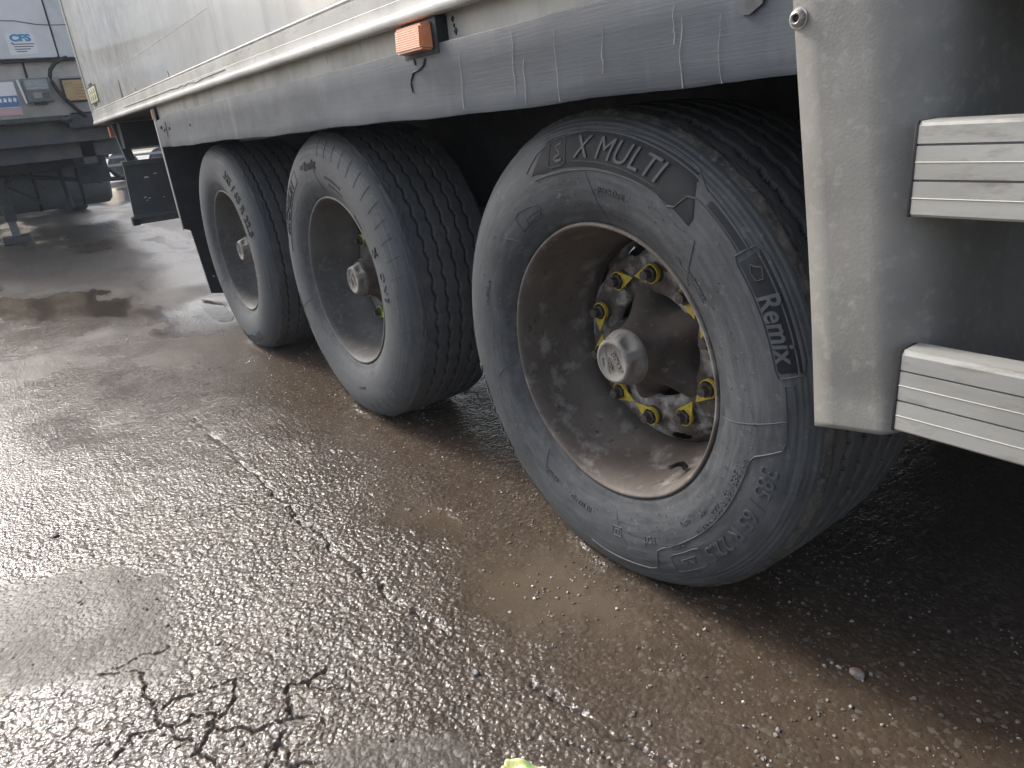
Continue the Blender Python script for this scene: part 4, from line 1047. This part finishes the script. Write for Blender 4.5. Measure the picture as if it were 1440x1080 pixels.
b = MB(); b.box(-10.75, -10.5, -.70, .9 - .3, .86, .97, .01); bpart(b, 'leg_crossbar', MT['chassis_grey'], True)
def simple_wheel(parent, x, y, r, w, rimmat):
    mb = MB(); mb.lathe([(r * .56, -.5 * w + .02), (r * .60, -.5 * w), (r * .8, -.5 * w - .012), (r * .94, -.5 * w + .012), (r, -.5 * w + .05), (r, .5 * w - .05), (r * .94, .5 * w - .012), (r * .8, .5 * w + .012), (r * .56, .5 * w - .02)], 48)
    o = mb.obj('wheel', MT['tyre_tread'], parent, True, local=True); o.location = Vector((x, y, r)) - ORG[parent.name]
    m2 = MB(); m2.lathe([(r * .57, -.5 * w + .018), (r * .54, -.5 * w + .015), (r * .5, -.5 * w + .05), (r * .46, -.02), (r * .25, -.03), (r * .22, -.08), (.01, -.085)], 40); m2.lathe([(r * .57, .5 * w - .018), (r * .5, .5 * w - .05), (r * .46, .02), (.01, .085)], 40)
    m2.obj('rim', rimmat, o, True, local=True); return o
for x in (-15.6, -16.9, -18.2):
    simple_wheel(bt, x, .77 - .18, .50, .36, MT['rim_grey']); simple_wheel(bt, x, -1.55, .50, .36, MT['rim_grey'])

# ------------------------------------------------------------------ another trailer far behind, seen through the gap
ft = tag(empty('distant_trailer', (-27.0, 4.0, 0)), 'white trailer far behind, glimpsed through the gap beside the hanging steel plate', 'trailer')
def fpart(mb, name, mat, smooth=False): return mb.obj(name, mat, ft, smooth)
b = MB(); b.box(-30.5, -28.0, -9.0, 11.0, 1.25, 4.0, .03); fpart(b, 'box_body', MT['fridge'], True)
b = MB(); b.box(-30.4, -28.1, -8.9, 10.9, 1.0, 1.24); fpart(b, 'chassis', MT['chassis_grey'])
b = MB(); b.box(-28.08, -28.02, -3, 8, .78, .86); b.box(-28.08, -28.02, -3, 8, .52, .60); fpart(b, 'side_guard', MT['alu'])
for y in (2.2, 3.55, 4.9):
    o = simple_wheel(ft, 0, 0, .50, .36, MT['rim_grey']); o.rotation_euler = (0, 0, PI / 2); o.location = Vector((-28.25, y, .50)) - ORG[ft.name]
for y in (5.9, 6.6): 
    b = MB(); b.box(-28.1, -28.0, y, y + .16, .30, 1.0, .01); b.obj('support_leg', MT['paper'], ft, True)

# ------------------------------------------------------------------ small things on the ground
def rock(name, mat, x, y, sx, sy, sz, seed, label, cat='stone'):
    bm = bmesh.new(); bmesh.ops.create_icosphere(bm, subdivisions=3, radius=1.0); R_ = np.random.default_rng(seed); off = R_.uniform(0, 50, 3)
    cuts = [Vector(v).normalized() for v in R_.normal(size=(9, 3))]
    for v in bm.verts:
        p = v.co.copy()
        for c in cuts:
            d = p.dot(c)
            if d > .72: p -= c * (d - .72) * .85
        f = 1 + .10 * float(vnoise(np.array([p.x * 2.5 + off[0]]), np.array([p.y * 2.5 + p.z * 1.7 + off[1]]), seed)[0] - .5)
        v.co = (p.x * sx * f, p.y * sy * f, p.z * sz * f)
    mb = MB(); mb.bm(bm); zz = gz(x, y)
    o = mb.obj(name, mat, None, 'all', local=True, origin=(x, y, zz + sz * .55)); tag(o, label, cat); return o
rock('stone', MT['stone'], .5528, .0985, .0135, .0115, .0095, 4, 'rounded pale brown pebble on the wet mud right of the nearest wheel')
rock('stone', MT['dark_stone'], .0772, -.4129, .0100, .0085, .0060, 9, 'dark grey stone chip on the asphalt near the broken edge')
rock('stone', MT['dark_stone'], -1.20, -1.02, .012, .010, .007, 14, 'small black stone lying on the bright wet asphalt at far left')
# gravel scattered in the mud
bm = bmesh.new(); bmesh.ops.create_icosphere(bm, subdivisions=1, radius=1.0)
iv = np.array([v.co[:] for v in bm.verts]); ifc = np.array([[v.index for v in f.verts] for f in bm.faces]); bm.free()
NG = 11000; px = rng.uniform(-2.6, .95, NG * 3); py = rng.uniform(-1.2, .42, NG * 3)
den = .10 + .9 * sstep(-.45, -.1, py) * (.25 + .75 * vnoise(px * 7, py * 7, 71))
keep = rng.uniform(0, 1, NG * 3) < den; px, py = px[keep][:NG], py[keep][:NG]; n = len(px)
sz = .0008 + .0036 * rng.uniform(0, 1, n) ** 5
big = rng.uniform(0, 1, n) < .012; sz = np.where(big, rng.uniform(.0035, .0062, n), sz); px = np.where(big, rng.uniform(-1.2, .9, n), px); py = np.where(big, rng.uniform(-1.1, .2, n), py)
ii = np.clip(np.searchsorted(gx, px), 0, NX - 1); jj = np.clip(np.searchsorted(gy, py), 0, NY - 1); pz = Z[ii, jj]
rot = rng.uniform(0, 2 * PI, n); asp = rng.uniform(.6, 1.3, (n, 3)) * np.array([1, 1, .7])
jit = 1 + rng.uniform(-.28, .28, (n, len(iv)))
L = iv[None] * jit[..., None] * (asp * sz[:, None])[:, None, :]
c, s_ = np.cos(rot)[:, None], np.sin(rot)[:, None]
GV = np.stack([L[..., 0] * c - L[..., 1] * s_ + px[:, None], L[..., 0] * s_ + L[..., 1] * c + py[:, None], L[..., 2] + (pz + sz * .25)[:, None]], -1).reshape(-1, 3)
GF = (ifc[None] + (np.arange(n) * len(iv))[:, None, None]).reshape(-1, 3)
tag(mesh_obj('gravel', GV, GF.tolist(), MT['gravel'], None, False), 'fine pale grit scattered over the mud along the wheels', 'gravel', kind='stuff')
# crumpled sachet at the lower edge
def sachet_mat():
    m, t, p = new_mat('printed_foil'); co = t.nodes.new('ShaderNodeTexCoord').outputs['Object']
    f = ramp(t, noise(t, co, 55, 3, .6), .46, .54); g = ramp(t, noise(t, co, 30, 3, .6), .50, .56)
    c = mixc(t, f, (.60, .58, .24), (.30, .50, .18)); c = mixc(t, g, c, (.55, .60, .42)); t.links.new(c, p.inputs['Base Color']); p.inputs['Roughness'].default_value = .25; return m
V = []; F = []; k = 12
for i in range(k + 1):
    for j in range(k + 1):
        u, v = i / k - .5, j / k - .5; x = .318 + u * .070 * .82 - v * .045 * .57; y = -.483 + u * .070 * .57 + v * .045 * .82
        V.append((x, y, gz(.315, -.48) + .006 + .004 * math.sin(u * 9 + v * 5) + .003 * math.sin(v * 14 - u * 4) + .004 * abs(u)))
for i in range(k):
    for j in range(k): F.append((i * (k + 1) + j, (i + 1) * (k + 1) + j, (i + 1) * (k + 1) + j + 1, i * (k + 1) + j + 1))
sa = tag(mesh_obj('sachet', V, F, sachet_mat(), None, 'all', origin=(.315, -.48, 0)), 'crumpled yellow and green printed sachet on the wet asphalt', 'wrapper')
md = sa.modifiers.new('thick', 'SOLIDIFY'); md.thickness = .0015


# ------------------------------------------------------------------ thin haze box added to lift the far dark tones
def haze_mat():
    m = bpy.data.materials.new('haze_veil'); m.use_nodes = True; t = m.node_tree; t.nodes.clear()
    o = t.nodes.new('ShaderNodeOutputMaterial'); v = t.nodes.new('ShaderNodeVolumePrincipled')
    v.inputs['Color'].default_value = (.80, .87, .95, 1); v.inputs['Density'].default_value = .0032
    t.links.new(v.outputs[0], o.inputs['Volume']); return m
tag(MB().box(-45, 12, -25, 25, -1.0, 4.3).obj('haze', haze_mat()), kind='stuff')
